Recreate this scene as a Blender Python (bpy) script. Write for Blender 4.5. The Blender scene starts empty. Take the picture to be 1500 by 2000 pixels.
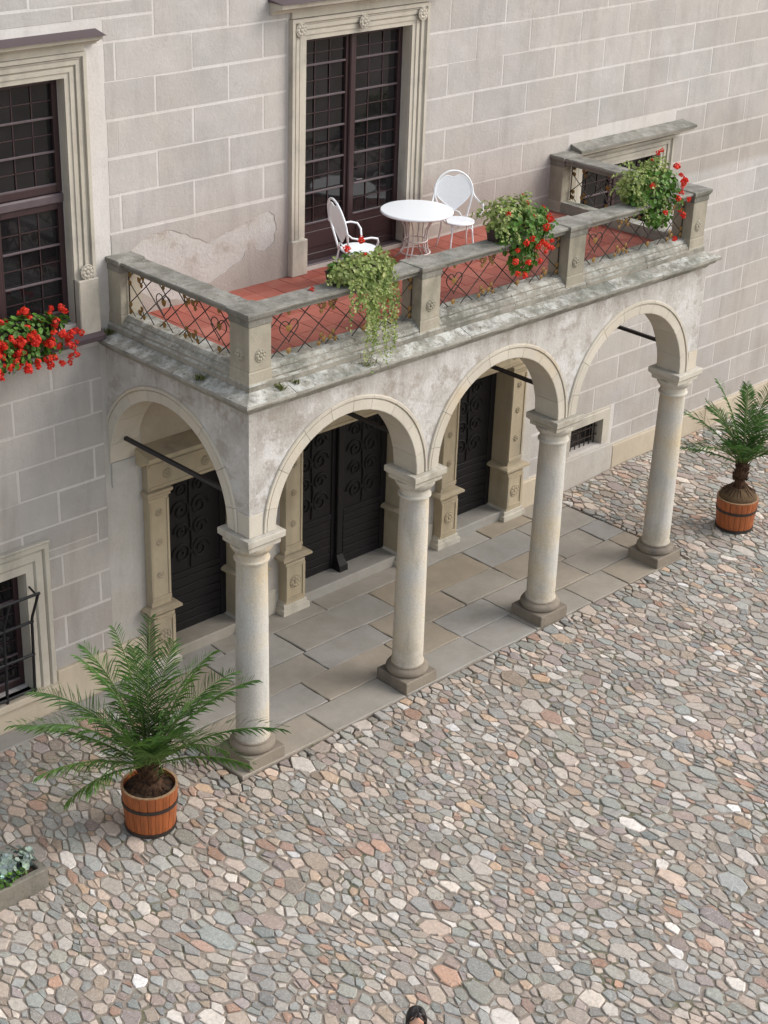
import bpy, bmesh, math, random
import numpy as np
from mathutils import Vector, Matrix, noise
from mathutils.geometry import delaunay_2d_cdt
R = math.radians
random.seed(7)
scene = bpy.context.scene
COL = scene.collection

# ------------------------------------------------------------------ camera, sky, sun, exposure
CAM = Vector((-11.458, -16.461, 12.407))
F = Vector((0.63064, 0.63716, -0.44308)); RT = Vector((0.72116, -0.69206, 0.03123)); UP = Vector((0.28674, 0.33923, 0.89594))
cam = bpy.data.cameras.new('camera'); camo = bpy.data.objects.new('camera', cam); COL.objects.link(camo)
m = Matrix((RT, UP, -F)).transposed().to_4x4(); m.translation = CAM
camo.matrix_world = m
cam.sensor_fit = 'VERTICAL'; cam.sensor_height = 24; cam.lens = 3245.16 / 2000 * 24
cam.clip_start = 0.1; cam.clip_end = 400
scene.camera = camo

SUN_EL, SUN_AZ = R(40), R(130)       # azimuth clockwise from +y
world = bpy.data.worlds.new('World'); scene.world = world; world.use_nodes = True
wn = world.node_tree; wn.nodes.clear()
wo = wn.nodes.new('ShaderNodeOutputWorld'); wb = wn.nodes.new('ShaderNodeBackground')
sky = wn.nodes.new('ShaderNodeTexSky'); sky.sky_type = 'NISHITA'; sky.sun_disc = False
sky.sun_elevation = SUN_EL; sky.sun_rotation = SUN_AZ; sky.dust_density = 2.5; sky.air_density = 1.5; sky.ozone_density = 1.0
hs = wn.nodes.new('ShaderNodeHueSaturation'); hs.inputs['Saturation'].default_value = 0.5
wn.links.new(sky.outputs[0], hs.inputs['Color']); wn.links.new(hs.outputs[0], wb.inputs[0])
wb.inputs[1].default_value = 0.15
wn.links.new(wb.outputs[0], wo.inputs[0])
sl = bpy.data.lights.new('sun', 'SUN'); sl.energy = 0.9; sl.angle = R(35); sl.color = (1.0, 0.97, 0.93)
so = bpy.data.objects.new('sun', sl); COL.objects.link(so)
sd = Vector((math.sin(SUN_AZ) * math.cos(SUN_EL), math.cos(SUN_AZ) * math.cos(SUN_EL), math.sin(SUN_EL)))
so.rotation_euler = sd.to_track_quat('Z', 'Y').to_euler()
scene.view_settings.view_transform = 'Standard'; scene.view_settings.look = 'None'
scene.view_settings.gamma = 1; scene.view_settings.use_curve_mapping = False
scene.view_settings.exposure = 0.74

# ------------------------------------------------------------------ materials
def srgb(r, g, b):
    f = lambda c: (c / 255 / 12.92) if c / 255 <= 0.04045 else ((c / 255 + 0.055) / 1.055) ** 2.4
    return (f(r), f(g), f(b), 1)

class N:
    def __init__(s, name):
        s.m = bpy.data.materials.new(name); s.m.use_nodes = True; s.t = s.m.node_tree
        s.b = s.t.nodes['Principled BSDF']
        s.pos = s.t.nodes.new('ShaderNodeNewGeometry')
    def L(s, a, b): s.t.links.new(a, b)
    def noise(s, scale, detail=4, rough=0.55, vec=None, stretch=None):
        n = s.t.nodes.new('ShaderNodeTexNoise'); n.inputs['Scale'].default_value = scale
        n.inputs['Detail'].default_value = detail; n.inputs['Roughness'].default_value = rough
        v = vec or s.pos.outputs['Position']
        if stretch:
            mp = s.t.nodes.new('ShaderNodeMapping'); mp.inputs['Scale'].default_value = stretch
            s.L(v, mp.inputs[0]); v = mp.outputs[0]
        s.L(v, n.inputs['Vector']); return n.outputs['Fac']
    def ramp(s, fac, stops):
        r = s.t.nodes.new('ShaderNodeValToRGB'); e = r.color_ramp.elements
        while len(e) < len(stops): e.new(0.5)
        for i, (p, c) in enumerate(stops):
            e[i].position = p; e[i].color = c if len(c) == 4 else (*c, 1)
        s.L(fac, r.inputs[0]); return r.outputs[0]
    def mask(s, fac, lo, hi):
        n = s.t.nodes.new('ShaderNodeMapRange'); n.inputs[1].default_value = lo; n.inputs[2].default_value = hi
        s.L(fac, n.inputs[0]); return n.outputs[0]
    def mul(s, a, b, op='MULTIPLY'):
        n = s.t.nodes.new('ShaderNodeMath'); n.operation = op
        for i, x in enumerate((a, b)):
            if isinstance(x, (int, float)): n.inputs[i].default_value = x
            else: s.L(x, n.inputs[i])
        return n.outputs[0]
    def mix(s, fac, a, b, mode='MIX'):
        n = s.t.nodes.new('ShaderNodeMix'); n.data_type = 'RGBA'; n.blend_type = mode
        for i, x in ((0, fac), (6, a), (7, b)):
            if isinstance(x, (int, float)): n.inputs[i].default_value = x
            elif isinstance(x, tuple): n.inputs[i].default_value = x
            else: s.L(x, n.inputs[i])
        return n.outputs[2]
    def up(s, lo=0.5, hi=0.9):
        sp = s.t.nodes.new('ShaderNodeSeparateXYZ'); s.L(s.pos.outputs['Normal'], sp.inputs[0])
        return s.mask(sp.outputs[2], lo, hi)
    def z(s):
        sp = s.t.nodes.new('ShaderNodeSeparateXYZ'); s.L(s.pos.outputs['Position'], sp.inputs[0]); return sp.outputs[2]
    def x(s):
        sp = s.t.nodes.new('ShaderNodeSeparateXYZ'); s.L(s.pos.outputs['Position'], sp.inputs[0]); return sp.outputs[0]
    def rnd(s):
        o = s.t.nodes.new('ShaderNodeObjectInfo'); return o.outputs['Random']
    def attr(s, name):
        a = s.t.nodes.new('ShaderNodeAttribute'); a.attribute_name = name; return a.outputs['Color']
    def bump(s, h, strength=0.3, dist=0.02):
        b = s.t.nodes.new('ShaderNodeBump'); b.inputs['Strength'].default_value = strength
        b.inputs['Distance'].default_value = dist; s.L(h, b.inputs['Height']); s.L(b.outputs[0], s.b.inputs['Normal'])
    def done(s, col, rough=0.85, spec=0.3, metal=0):
        if isinstance(col, tuple): s.b.inputs['Base Color'].default_value = col
        else: s.L(col, s.b.inputs['Base Color'])
        s.b.inputs['Roughness'].default_value = rough
        s.b.inputs['Specular IOR Level'].default_value = spec; s.b.inputs['Metallic'].default_value = metal
        return s.m

def stone(name, c1, c2, c3=None, scale=2.0, speck=0.0, lichen=0.0, streak=0.0, bump=0.4, rnd=0.08, fine=60, dark=(60, 58, 52), pale=1.0, dirt=0.0):
    n = N(name)
    col = n.ramp(n.noise(scale, 6, 0.6), [(0.3, srgb(*c1)), (0.68, srgb(*c2))])
    if c3: col = n.mix(n.mask(n.noise(scale * 0.5, 5, 0.65), 0.5, 0.66), col, srgb(*c3))
    if streak:
        st = n.mask(n.noise(3.0, 5, 0.6, stretch=(1, 1, 0.18)), 0.52, 0.75)
        col = n.mix(n.mul(st, streak), col, srgb(*dark))
    if lichen:
        w = n.mask(n.noise(5.5, 8, 0.72), 0.44, 0.58)
        u = n.up(0.35, 0.8)
        col = n.mix(n.mul(n.mul(w, u), lichen * pale), col, srgb(200, 200, 194))
        g = n.mask(n.noise(2.3, 6, 0.7), 0.48, 0.62)
        col = n.mix(n.mul(n.mul(g, u), 0.75 * lichen), col, srgb(114, 117, 108))
        k = n.mask(n.noise(17, 6, 0.75), 0.57, 0.66)
        col = n.mix(n.mul(n.mul(k, u), 0.85 * lichen), col, srgb(62, 64, 58))
        gg = n.mask(n.noise(3.7, 7, 0.7), 0.5, 0.66)
        col = n.mix(n.mul(gg, 0.5 * lichen), col, srgb(104, 104, 92))
    if speck:
        col = n.mix(n.mul(n.mask(n.noise(150, 2, 0.5), 0.55, 0.7), speck), col, srgb(*dark))
        col = n.mix(n.mul(n.mask(n.noise(110, 2, 0.5), 0.58, 0.7), speck * 0.7), col, srgb(226, 220, 208))
    if dirt:
        d = n.mul(n.mask(n.z(), 0.75, 0.2), n.mask(n.noise(7, 6, 0.7), 0.3, 0.6)); col = n.mix(n.mul(d, dirt), col, srgb(142, 126, 102))
        d = n.mul(n.mask(n.z(), 2.2, 2.9), n.mask(n.noise(4, 6, 0.7, stretch=(1, 1, 0.4)), 0.4, 0.6)); col = n.mix(n.mul(d, dirt * .7), col, srgb(186, 162, 124))
        d = n.mask(n.noise(3.2, 7, 0.7, stretch=(1, 1, 0.22)), 0.52, 0.66); col = n.mix(n.mul(d, dirt * .6), col, srgb(142, 138, 128))
    f = n.noise(fine, 5, 0.65)
    col = n.mix(n.mul(f, 0.25), col, srgb(*[int(v * 0.72) for v in c1]))
    if rnd:
        v = n.mask(n.rnd(), 0, 1); k = n.t.nodes.new('ShaderNodeMapRange')
        k.inputs[3].default_value = 1 - rnd; k.inputs[4].default_value = 1 + rnd; n.L(v, k.inputs[0])
        hv = n.t.nodes.new('ShaderNodeHueSaturation'); n.L(k.outputs[0], hv.inputs['Value']); n.L(col, hv.inputs['Color']); col = hv.outputs[0]
    h = n.mul(n.noise(fine * 0.4, 6, 0.7), n.noise(8, 5, 0.6), 'ADD')
    n.bump(h, bump, 0.012)
    return n.done(col, 0.9, 0.2)

M = {}
def plaster(name, base, light, brown, white=0.3, rnd=0.03, zlow=True):
    n = N(name)
    col = n.ramp(n.noise(1.3, 6, 0.62), [(0.3, srgb(*base)), (0.7, srgb(*light))])
    col = n.mix(n.mul(n.mask(n.noise(2.6, 8, 0.7), 0.5, 0.68), white), col, srgb(204, 198, 196))
    if zlow:   # weathering above ground and balcony floor; lower browning also paints in neighbouring buildings' shade
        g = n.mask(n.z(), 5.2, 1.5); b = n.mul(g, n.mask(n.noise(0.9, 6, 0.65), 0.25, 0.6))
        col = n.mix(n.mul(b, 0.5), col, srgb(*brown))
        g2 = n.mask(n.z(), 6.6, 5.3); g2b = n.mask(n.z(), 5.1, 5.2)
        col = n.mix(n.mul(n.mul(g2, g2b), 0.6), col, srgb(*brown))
    wm = n.mask(n.noise(0.45, 6, 0.6), 0.42, 0.62); col = n.mix(n.mul(wm, 0.28), col, srgb(196, 184, 172))
    bl = n.mask(n.noise(7, 8, 0.75), 0.5, 0.64); col = n.mix(n.mul(bl, 0.16), col, srgb(166, 158, 152))
    ck = n.mask(n.noise(1.1, 9, 0.8, stretch=(1, 1, 0.6)), 0.585, 0.60); ck2 = n.mask(n.noise(1.1, 9, 0.8, stretch=(1, 1, 0.6)), 0.625, 0.605)
    col = n.mix(n.mul(n.mul(ck, ck2), 0.22), col, srgb(140, 132, 126))
    st = n.mask(n.noise(2.2, 6, 0.65, stretch=(1.4, 1.4, 0.25)), 0.5, 0.78)
    col = n.mix(n.mul(st, 0.32), col, srgb(*[int(v * 0.78) for v in brown]))
    f = n.noise(45, 5, 0.7); col = n.mix(n.mul(f, 0.16), col, srgb(*[int(v * 0.7) for v in base]))
    if rnd:
        k = n.t.nodes.new('ShaderNodeMapRange'); k.inputs[3].default_value = 1 - rnd; k.inputs[4].default_value = 1 + rnd
        n.L(n.rnd(), k.inputs[0]); hv = n.t.nodes.new('ShaderNodeHueSaturation'); n.L(k.outputs[0], hv.inputs['Value']); n.L(col, hv.inputs['Color']); col = hv.outputs[0]
    n.bump(n.mul(n.noise(24, 8, 0.75), n.noise(5, 5, 0.7), 'ADD'), 0.6, 0.014)
    return n.done(col, 0.92, 0.15)
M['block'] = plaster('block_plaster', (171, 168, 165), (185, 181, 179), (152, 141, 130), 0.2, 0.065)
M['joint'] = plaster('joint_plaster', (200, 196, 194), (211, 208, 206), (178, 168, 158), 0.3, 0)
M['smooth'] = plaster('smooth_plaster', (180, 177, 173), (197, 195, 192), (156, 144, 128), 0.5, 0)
def arcademat():
    n = N('arcade_plaster')
    col = n.ramp(n.noise(1.6, 7, 0.68), [(0.3, srgb(166, 160, 154)), (0.48, srgb(190, 186, 181)), (0.68, srgb(204, 202, 199))])
    col = n.mix(n.mul(n.mask(n.noise(2.7, 8, 0.72), 0.51, 0.58), 0.6), col, srgb(216, 214, 213))
    col = n.mix(n.mul(n.mask(n.noise(3.6, 8, 0.7), 0.53, 0.62), 0.55), col, srgb(150, 138, 126))
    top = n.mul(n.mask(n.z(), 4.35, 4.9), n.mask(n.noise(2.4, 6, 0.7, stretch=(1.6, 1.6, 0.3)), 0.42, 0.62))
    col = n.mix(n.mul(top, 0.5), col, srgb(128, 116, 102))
    col = n.mix(n.mul(n.noise(50, 5, 0.7), 0.2), col, srgb(120, 114, 108))
    n.bump(n.mul(n.noise(26, 6, 0.7), n.noise(4, 6, 0.7), 'ADD'), 0.7, 0.02)
    return n.done(col, 0.92, 0.15)
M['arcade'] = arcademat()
M['vault'] = plaster('vault_plaster', (172, 160, 142), (186, 174, 156), (150, 134, 112), 0.2, 0, False)
M['rawplaster'] = stone('raw_plaster', (182, 177, 172), (200, 196, 192), (170, 160, 150), 6, bump=0.9, rnd=0)
M['sand'] = stone('sandstone', (164, 149, 124), (180, 167, 144), (150, 140, 122), 1.6, streak=0.35, bump=0.4, dark=(96, 90, 80))
M['arch'] = stone('arch_stone', (186, 177, 163), (204, 197, 184), (190, 174, 150), 1.5, streak=0.15, bump=0.35, rnd=0.05, dark=(120, 112, 100))
M['frame'] = stone('frame_stone', (184, 176, 162), (200, 193, 181), (166, 160, 150), 1.8, streak=0.4, bump=0.4, rnd=0.04, dark=(100, 94, 84))
M['shaft'] = stone('column_granite', (186, 182, 175), (204, 201, 196), (202, 184, 152), 1.1, speck=0.8, bump=0.6, rnd=0.05, dark=(104, 98, 90), dirt=0.7)
M['cap'] = stone('capital_stone', (186, 178, 164), (206, 200, 190), (160, 152, 138), 2.4, streak=0.3, lichen=0.35, bump=0.4)
M['base'] = stone('base_stone', (128, 118, 106), (148, 138, 124), (108, 100, 92), 3, streak=0.2, bump=0.5)
M['cornice'] = stone('cornice_stone', (142, 137, 127), (168, 164, 155), (110, 108, 100), 3, lichen=0.95, streak=0.5, bump=1.0)
M['rail'] = stone('rail_stone', (128, 124, 116), (150, 146, 138), (110, 108, 101), 2.6, lichen=0.6, streak=0.6, bump=0.9, pale=0.45)
M['pier'] = stone('pier_stone', (158, 150, 134), (178, 170, 154), (132, 126, 112), 2.5, lichen=0.3, streak=0.5, bump=0.5, dark=(96, 92, 82))
M['sidebase'] = stone('parapet_stone', (144, 139, 128), (168, 162, 151), (112, 109, 101), 2.6, lichen=0.95, streak=0.6, bump=1.3, pale=0.9)
M['plinth'] = stone('plinth_course_stone', (184, 170, 150), (198, 186, 168), (170, 156, 136), 1.3, streak=0.25, bump=0.4, dark=(120, 112, 100))
M['trough'] = stone('trough_stone', (118, 112, 102), (140, 134, 122), (96, 92, 84), 5, streak=0.4, bump=0.8)
M['rootmass'] = stone('root_fibre', (84, 66, 48), (112, 92, 68), (60, 46, 36), 9, bump=1.0, fine=90)
M['soil'] = stone('soil', (62, 52, 44), (84, 70, 58), (48, 40, 34), 9, bump=1.0, rnd=0)

def slabmat():
    n = N('paving_stone')
    col = n.ramp(n.rnd(), [(0.0, srgb(156, 143, 125)), (0.3, srgb(160, 150, 137)), (0.55, srgb(156, 150, 141)), (0.8, srgb(154, 151, 147)), (1.0, srgb(164, 160, 153))])
    col = n.mix(n.mul(n.mask(n.noise(1.8, 6, 0.65), 0.4, 0.7), 0.45), col, srgb(122, 116, 104))
    col = n.mix(n.mul(n.mask(n.noise(6, 7, 0.7), 0.5, 0.7), 0.25), col, srgb(170, 166, 156))
    col = n.mix(n.mul(n.noise(70, 4, 0.7), 0.25), col, srgb(100, 96, 88))
    n.bump(n.mul(n.noise(28, 6, 0.7), n.noise(5, 4, 0.6), 'ADD'), 0.4, 0.01)
    return n.done(col, 0.75, 0.3)
M['slab'] = slabmat()

def cobmat():
    n = N('cobble_stone')
    c = n.attr('Col')
    f = n.noise(22, 6, 0.7)
    col = n.mix(n.mul(n.mask(f, 0.42, 0.66), 0.32), c, srgb(104, 97, 90))
    col = n.mix(n.mul(n.mask(n.noise(48, 5, 0.7), 0.52, 0.66), 0.4), col, srgb(212, 208, 202))
    col = n.mix(n.mul(n.mask(n.noise(0.7, 4, 0.6), 0.5, 0.72), 0.18), col, srgb(110, 98, 86))
    n.bump(n.mul(n.noise(60, 6, 0.75), n.noise(18, 5, 0.6), 'ADD'), 0.55, 0.012)
    return n.done(col, 0.8, 0.3)
M['cobble'] = cobmat()
def groundmat():
    n = N('ground_soil')
    col = n.ramp(n.noise(14, 7, 0.7), [(0.3, srgb(130, 119, 109)), (0.65, srgb(162, 150, 138))])
    col = n.mix(n.mul(n.mask(n.noise(1.6, 6, 0.7), 0.52, 0.64), 0.6), col, srgb(78, 88, 50))
    col = n.mix(n.mul(n.mask(n.noise(90, 3, 0.6), 0.55, 0.7), 0.5), col, srgb(158, 148, 136))
    n.bump(n.noise(70, 6, 0.75), 0.8, 0.015)
    return n.done(col, 0.95, 0.1)
M['ground'] = groundmat()
def tilemat():
    n = N('terracotta')
    col = n.ramp(n.rnd(), [(0, srgb(142, 76, 64)), (0.5, srgb(154, 84, 71)), (1, srgb(166, 97, 82))])
    col = n.mix(n.mul(n.mask(n.noise(1.4, 6, 0.7), 0.48, 0.68), 0.4), col, srgb(170, 120, 106))
    col = n.mix(n.mul(n.mask(n.noise(3, 6, 0.7), 0.55, 0.7), 0.4), col, srgb(128, 84, 72))
    n.bump(n.noise(40, 5, 0.7), 0.3, 0.008)
    return n.done(col, 0.65, 0.35)
M['tile'] = tilemat()
def simple(name, c, rough=0.6, spec=0.4, metal=0, var=0.25, scale=12, c2=None, stretch=None, bump=0.15):
    n = N(name)
    c2 = c2 or tuple(int(v * 0.7) for v in c)
    col = n.mix(n.mul(n.mask(n.noise(scale, 5, 0.65, stretch=stretch), 0.35, 0.7), var * 2), srgb(*c), srgb(*c2))
    n.bump(n.noise(scale * 4, 4, 0.6, stretch=stretch), bump, 0.006)
    return n.done(col, rough, spec, metal)
M['iron'] = simple('wrought_iron', (44, 39, 38), 0.55, 0.4, 0.1, 0.3, 30, (66, 50, 40))
M['grille'] = simple('black_iron', (34, 34, 36), 0.5, 0.4, 0.1, 0.2, 20)
M['tie'] = simple('tie_iron', (52, 50, 52), 0.55, 0.4, 0.2, 0.2, 20)
M['gold'] = simple('faded_gold_paint', (138, 104, 50), 0.55, 0.4, 0.0, 0.45, 25, (110, 84, 44))
M['white'] = simple('white_paint', (232, 235, 238), 0.4, 0.5, 0, 0.05, 10, (214, 216, 218), bump=0.05)
M['whitedull'] = simple('white_leg_paint', (208, 202, 200), 0.5, 0.4, 0, 0.2, 14, (176, 164, 158), bump=0.05)
M['wood'] = simple('brown_window_wood', (58, 40, 42), 0.45, 0.4, 0, 0.25, 8, (42, 29, 32), (6, 6, 0.6))
M['bar'] = simple('lead_bar', (88, 76, 80), 0.45, 0.4, 0, 0.2, 8)
M['doorwood'] = simple('black_door_wood', (27, 24, 25), 0.6, 0.25, 0, 0.3, 6, (19, 17, 18), (8, 8, 0.7), 0.3)
M['ornament'] = simple('door_ornament', (34, 31, 31), 0.7, 0.25, 0, 0.5, 30, (21, 19, 19))
M['metal'] = simple('sheet_metal_cover', (84, 72, 76), 0.5, 0.4, 0.2, 0.2, 4, (78, 66, 68))
M['tub'] = simple('orange_tub_wood', (160, 90, 50), 0.5, 0.35, 0, 0.45, 9, (118, 64, 34), (3, 3, 0.35), 0.2)
M['tubrim'] = simple('worn_tub_rim', (164, 134, 104), 0.8, 0.2, 0, 0.4, 20)
M['plastic'] = simple('brown_plastic_box', (58, 46, 46), 0.5, 0.4, 0, 0.15, 10)
M['rachis'] = simple('palm_rib', (98, 116, 58), 0.5, 0.4, 0, 0.3, 10, (72, 92, 44))
M['trunk'] = simple('palm_trunk_fibre', (84, 62, 46), 0.9, 0.1, 0, 0.6, 18, (46, 34, 28), bump=1.0)
M['skin'] = simple('skin', (206, 160, 136), 0.5, 0.4, 0, 0.1, 20, (196, 146, 122), bump=0.03)
M['hair'] = simple('dark_hair', (34, 24, 24), 0.35, 0.5, 0, 0.3, 60, (20, 14, 15), (1, 1, 0.1), 0.5)
M['shirt'] = simple('grey_shirt', (96, 100, 112), 0.9, 0.1, 0, 0.1, 30)
M['jeans'] = simple('blue_trousers', (60, 70, 92), 0.9, 0.1, 0, 0.2, 30)
M['shoe'] = simple('dark_shoe', (40, 38, 38), 0.6)
M['eye'] = simple('eye', (40, 30, 26), 0.2)
M['lip'] = simple('lips', (170, 96, 90), 0.5)
def leafmat(name, stops, rough=0.5, scale=9):
    n = N(name)
    col = n.ramp(n.noise(scale, 4, 0.7), [(p, srgb(*c)) for p, c in stops])
    a = n.attr('Col'); col = n.mix(1.0, col, a, 'MULTIPLY')
    m_ = n.done(col, rough, 0.35)
    n.b.inputs['Transmission Weight'].default_value = 0.0
    tr = n.t.nodes.new('ShaderNodeBsdfTranslucent'); n.L(col, tr.inputs[0])
    mx = n.t.nodes.new('ShaderNodeMixShader'); mx.inputs[0].default_value = 0.3
    n.L(n.b.outputs[0], mx.inputs[1]); n.L(tr.outputs[0], mx.inputs[2])
    n.L(mx.outputs[0], n.t.nodes['Material Output'].inputs[0])
    return m_
M['palm'] = leafmat('palm_leaflet', [(0.3, (62, 100, 48)), (0.55, (86, 126, 64)), (0.72, (122, 148, 84)), (0.85, (156, 152, 102))])
M['geranium'] = leafmat('geranium_leaf', [(0.3, (62, 104, 38)), (0.55, (96, 138, 56)), (0.8, (132, 164, 80))])
M['ivy'] = leafmat('variegated_leaf', [(0.3, (106, 132, 66)), (0.5, (152, 170, 98)), (0.72, (210, 214, 156))])
M['petal'] = leafmat('red_petal', [(0.3, (222, 38, 28)), (0.7, (242, 72, 52))], 0.6)
M['petalw'] = leafmat('white_petal', [(0.3, (226, 226, 222)), (0.7, (240, 240, 238))], 0.6)
M['petalp'] = leafmat('pink_petal', [(0.3, (214, 60, 96)), (0.7, (226, 90, 120))], 0.6)
M['silver'] = leafmat('silver_leaf', [(0.3, (136, 156, 150)), (0.7, (182, 198, 194))], 0.8)
M['weed'] = leafmat('weed_leaf', [(0.3, (88, 100, 52)), (0.7, (134, 134, 82))], 0.7)
M['dry'] = leafmat('dry_grass', [(0.3, (150, 138, 104)), (0.7, (176, 166, 134))], 0.8)
def glassmat():
    n = N('dark_window_glass')
    col = n.ramp(n.noise(1.1, 4, 0.6), [(0.35, srgb(18, 18, 20)), (0.7, srgb(38, 36, 38))])
    n.bump(n.noise(3, 3, 0.5), 0.06, 0.02)
    return n.done(col, 0.04, 0.5)
M['glass'] = glassmat()
M['dark'] = simple('dark_room', (22, 21, 22), 0.9, 0.1)

# ------------------------------------------------------------------ mesh helpers
class MB:
    def __init__(s): s.v = []; s.f = []; s.c = []; s.cur = (1, 1, 1, 1)
    def add(s, vs, fs):
        o = len(s.v); s.v += [tuple(v) for v in vs]; s.f += [tuple(i + o for i in f) for f in fs]
        s.c += [s.cur] * len(vs); return s
    def box(s, x0, x1, y0, y1, z0, z1, ch=0.0):
        if ch <= 0:
            vs = [(x, y, z) for z in (z0, z1) for (x, y) in ((x0, y0), (x1, y0), (x1, y1), (x0, y1))]
            return s.add(vs, [(3, 2, 1, 0), (4, 5, 6, 7), (0, 1, 5, 4), (1, 2, 6, 5), (2, 3, 7, 6), (3, 0, 4, 7)])
        ch = min(ch, (x1 - x0) / 3, (y1 - y0) / 3, (z1 - z0) / 3)
        # octagon-ish rings: full at mid, inset at the top and bottom
        def ring(i, z): 
            a = ch - i
            return [(x0 + i + a, y0 + i, z), (x1 - i - a, y0 + i, z), (x1 - i, y0 + i + a, z), (x1 - i, y1 - i - a, z), (x1 - i - a, y1 - i, z), (x0 + i + a, y1 - i, z), (x0 + i, y1 - i - a, z), (x0 + i, y0 + i + a, z)]
        vs = ring(ch * 0.999, z0) + ring(0, z0 + ch) + ring(0, z1 - ch) + ring(ch * 0.999, z1)
        fs = [tuple(range(7, -1, -1)), tuple(range(24, 32))]
        for k in range(3):
            for j in range(8):
                fs.append((k * 8 + j, k * 8 + (j + 1) % 8, k * 8 + 8 + (j + 1) % 8, k * 8 + 8 + j))
        return s.add(vs, fs)
    def tube(s, pts, r, n=8, closed=False, flat=1.0):
        pts = [Vector(p) for p in pts]; k = len(pts); rs = r if hasattr(r, '__len__') else [r] * k
        tang = []
        for i in range(k):
            a = pts[(i - 1) % k] if (closed or i) else pts[0]; b = pts[(i + 1) % k] if (closed or i < k - 1) else pts[-1]
            t = (b - a); tang.append(t.normalized() if t.length > 1e-9 else Vector((0, 0, 1)))
        nrm = tang[0].orthogonal().normalized(); vs = []
        for i in range(k):
            nrm = (nrm - tang[i] * nrm.dot(tang[i])); nrm = nrm.normalized() if nrm.length > 1e-6 else tang[i].orthogonal().normalized()
            bn = tang[i].cross(nrm)
            for j in range(n):
                a = 2 * math.pi * j / n
                vs.append(pts[i] + (nrm * math.cos(a) + bn * math.sin(a) * flat) * rs[i])
        fs = []
        for i in range(k if closed else k - 1):
            for j in range(n):
                fs.append((i * n + j, i * n + (j + 1) % n, ((i + 1) % k) * n + (j + 1) % n, ((i + 1) % k) * n + j))
        if not closed: fs += [tuple(range(n - 1, -1, -1)), tuple((k - 1) * n + j for j in range(n))]
        return s.add(vs, fs)
    def lathe(s, prof, cx, cy, n=32, cap=True):
        vs = []; fs = []
        for r, z in prof:
            for j in range(n):
                a = 2 * math.pi * j / n; vs.append((cx + r * math.cos(a), cy + r * math.sin(a), z))
        for i in range(len(prof) - 1):
            for j in range(n): fs.append((i * n + j, i * n + (j + 1) % n, (i + 1) * n + (j + 1) % n, (i + 1) * n + j))
        if cap: fs += [tuple(range(n - 1, -1, -1)), tuple((len(prof) - 1) * n + j for j in range(n))]
        return s.add(vs, fs)
    def loft(s, rings):
        n = len(rings[0]); vs = [p for r in rings for p in r]; fs = []
        for i in range(len(rings) - 1):
            for j in range(n): fs.append((i * n + j, i * n + (j + 1) % n, (i + 1) * n + (j + 1) % n, (i + 1) * n + j))
        fs += [tuple(range(n - 1, -1, -1)), tuple((len(rings) - 1) * n + j for j in range(n))]
        return s.add(vs, fs)
    def xf(s, mat, start=0):
        for i in range(start, len(s.v)): s.v[i] = tuple(mat @ Vector(s.v[i]))
        return s
    def mesh(s, name, mat, smooth=False, col=False):
        me = bpy.data.meshes.new(name); me.from_pydata(s.v, [], s.f); me.validate()
        bm = bmesh.new(); bm.from_mesh(me); bmesh.ops.recalc_face_normals(bm, faces=bm.faces); bm.to_mesh(me); bm.free()
        for mm in (mat if isinstance(mat, list) else [mat]): me.materials.append(mm)
        if smooth:
            me.polygons.foreach_set('use_smooth', [True] * len(me.polygons))
            if smooth != 'all': me.set_sharp_from_angle(angle=R(38))
        if col and len(me.vertices) == len(s.c):
            a = me.color_attributes.new('Col', 'FLOAT_COLOR', 'POINT'); a.data.foreach_set('color', np.array(s.c, dtype=np.float32).ravel())
        return me
    def build(s, name, mat, parent=None, smooth=False, col=False, **kw):
        return obj(name, s.mesh(name, mat, smooth, col), parent, **kw)

def obj(name, me, parent=None, loc=None, rot=None, **kw):
    o = bpy.data.objects.new(name, me); COL.objects.link(o)
    if parent is not None: o.parent = parent
    if loc is not None: o.location = loc
    if rot is not None: o.rotation_euler = rot
    for k, v in kw.items(): o[k] = v
    return o
def empty(name, loc=(0, 0, 0), parent=None, **kw):
    o = obj(name, None, parent, loc, **kw); o.empty_display_size = 0.2; return o
def thing(name, label, cat, loc=(0, 0, 0), rz=0, group=None):
    o = empty(name, loc, label=label, category=cat); o.rotation_euler = (0, 0, rz)
    if group: o['group'] = group
    return o
def jit(a): return random.uniform(-a, a)

def gz(x, y):
    dip = -0.12 if (-0.40 < x < 8.76 and y > -2.9) else 0
    def ss(a, b, t): t = min(1, max(0, (t - a) / (b - a))); return t * t * (3 - 2 * t)
    return dip - 0.05 + 0.0055 * max(-6, min(9, x)) + 0.08 * ss(8.9, 11, x) * ss(-3, -0.3, y) + 0.012 * noise.noise(Vector((x * 0.5, y * 0.5, 0)))

# ================================================================== SETTING: ground with cobbles
GX0, GX1, GY0, GY1 = -8.0, 21.0, -15.0, 0.0
mb = MB(); nx, ny = 80, 50
gv = [];
XS = [-80, -20] + [GX0 + (GX1 - GX0) * i / nx for i in range(nx + 1)] + [30, 90]
YS = [-80, -24] + [GY0 + (0.6 - GY0) * j / ny for j in range(ny + 1)] + [2]
for y in YS:
    for x in XS: gv.append((x, y, gz(x, y)))
w = len(XS)
gf = [(j * w + i, j * w + i + 1, (j + 1) * w + i + 1, (j + 1) * w + i) for j in range(len(YS) - 1) for i in range(w - 1)]
mb.add(gv, gf); ground = mb.build('ground', M['ground'], kind='structure', smooth='all')

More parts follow.
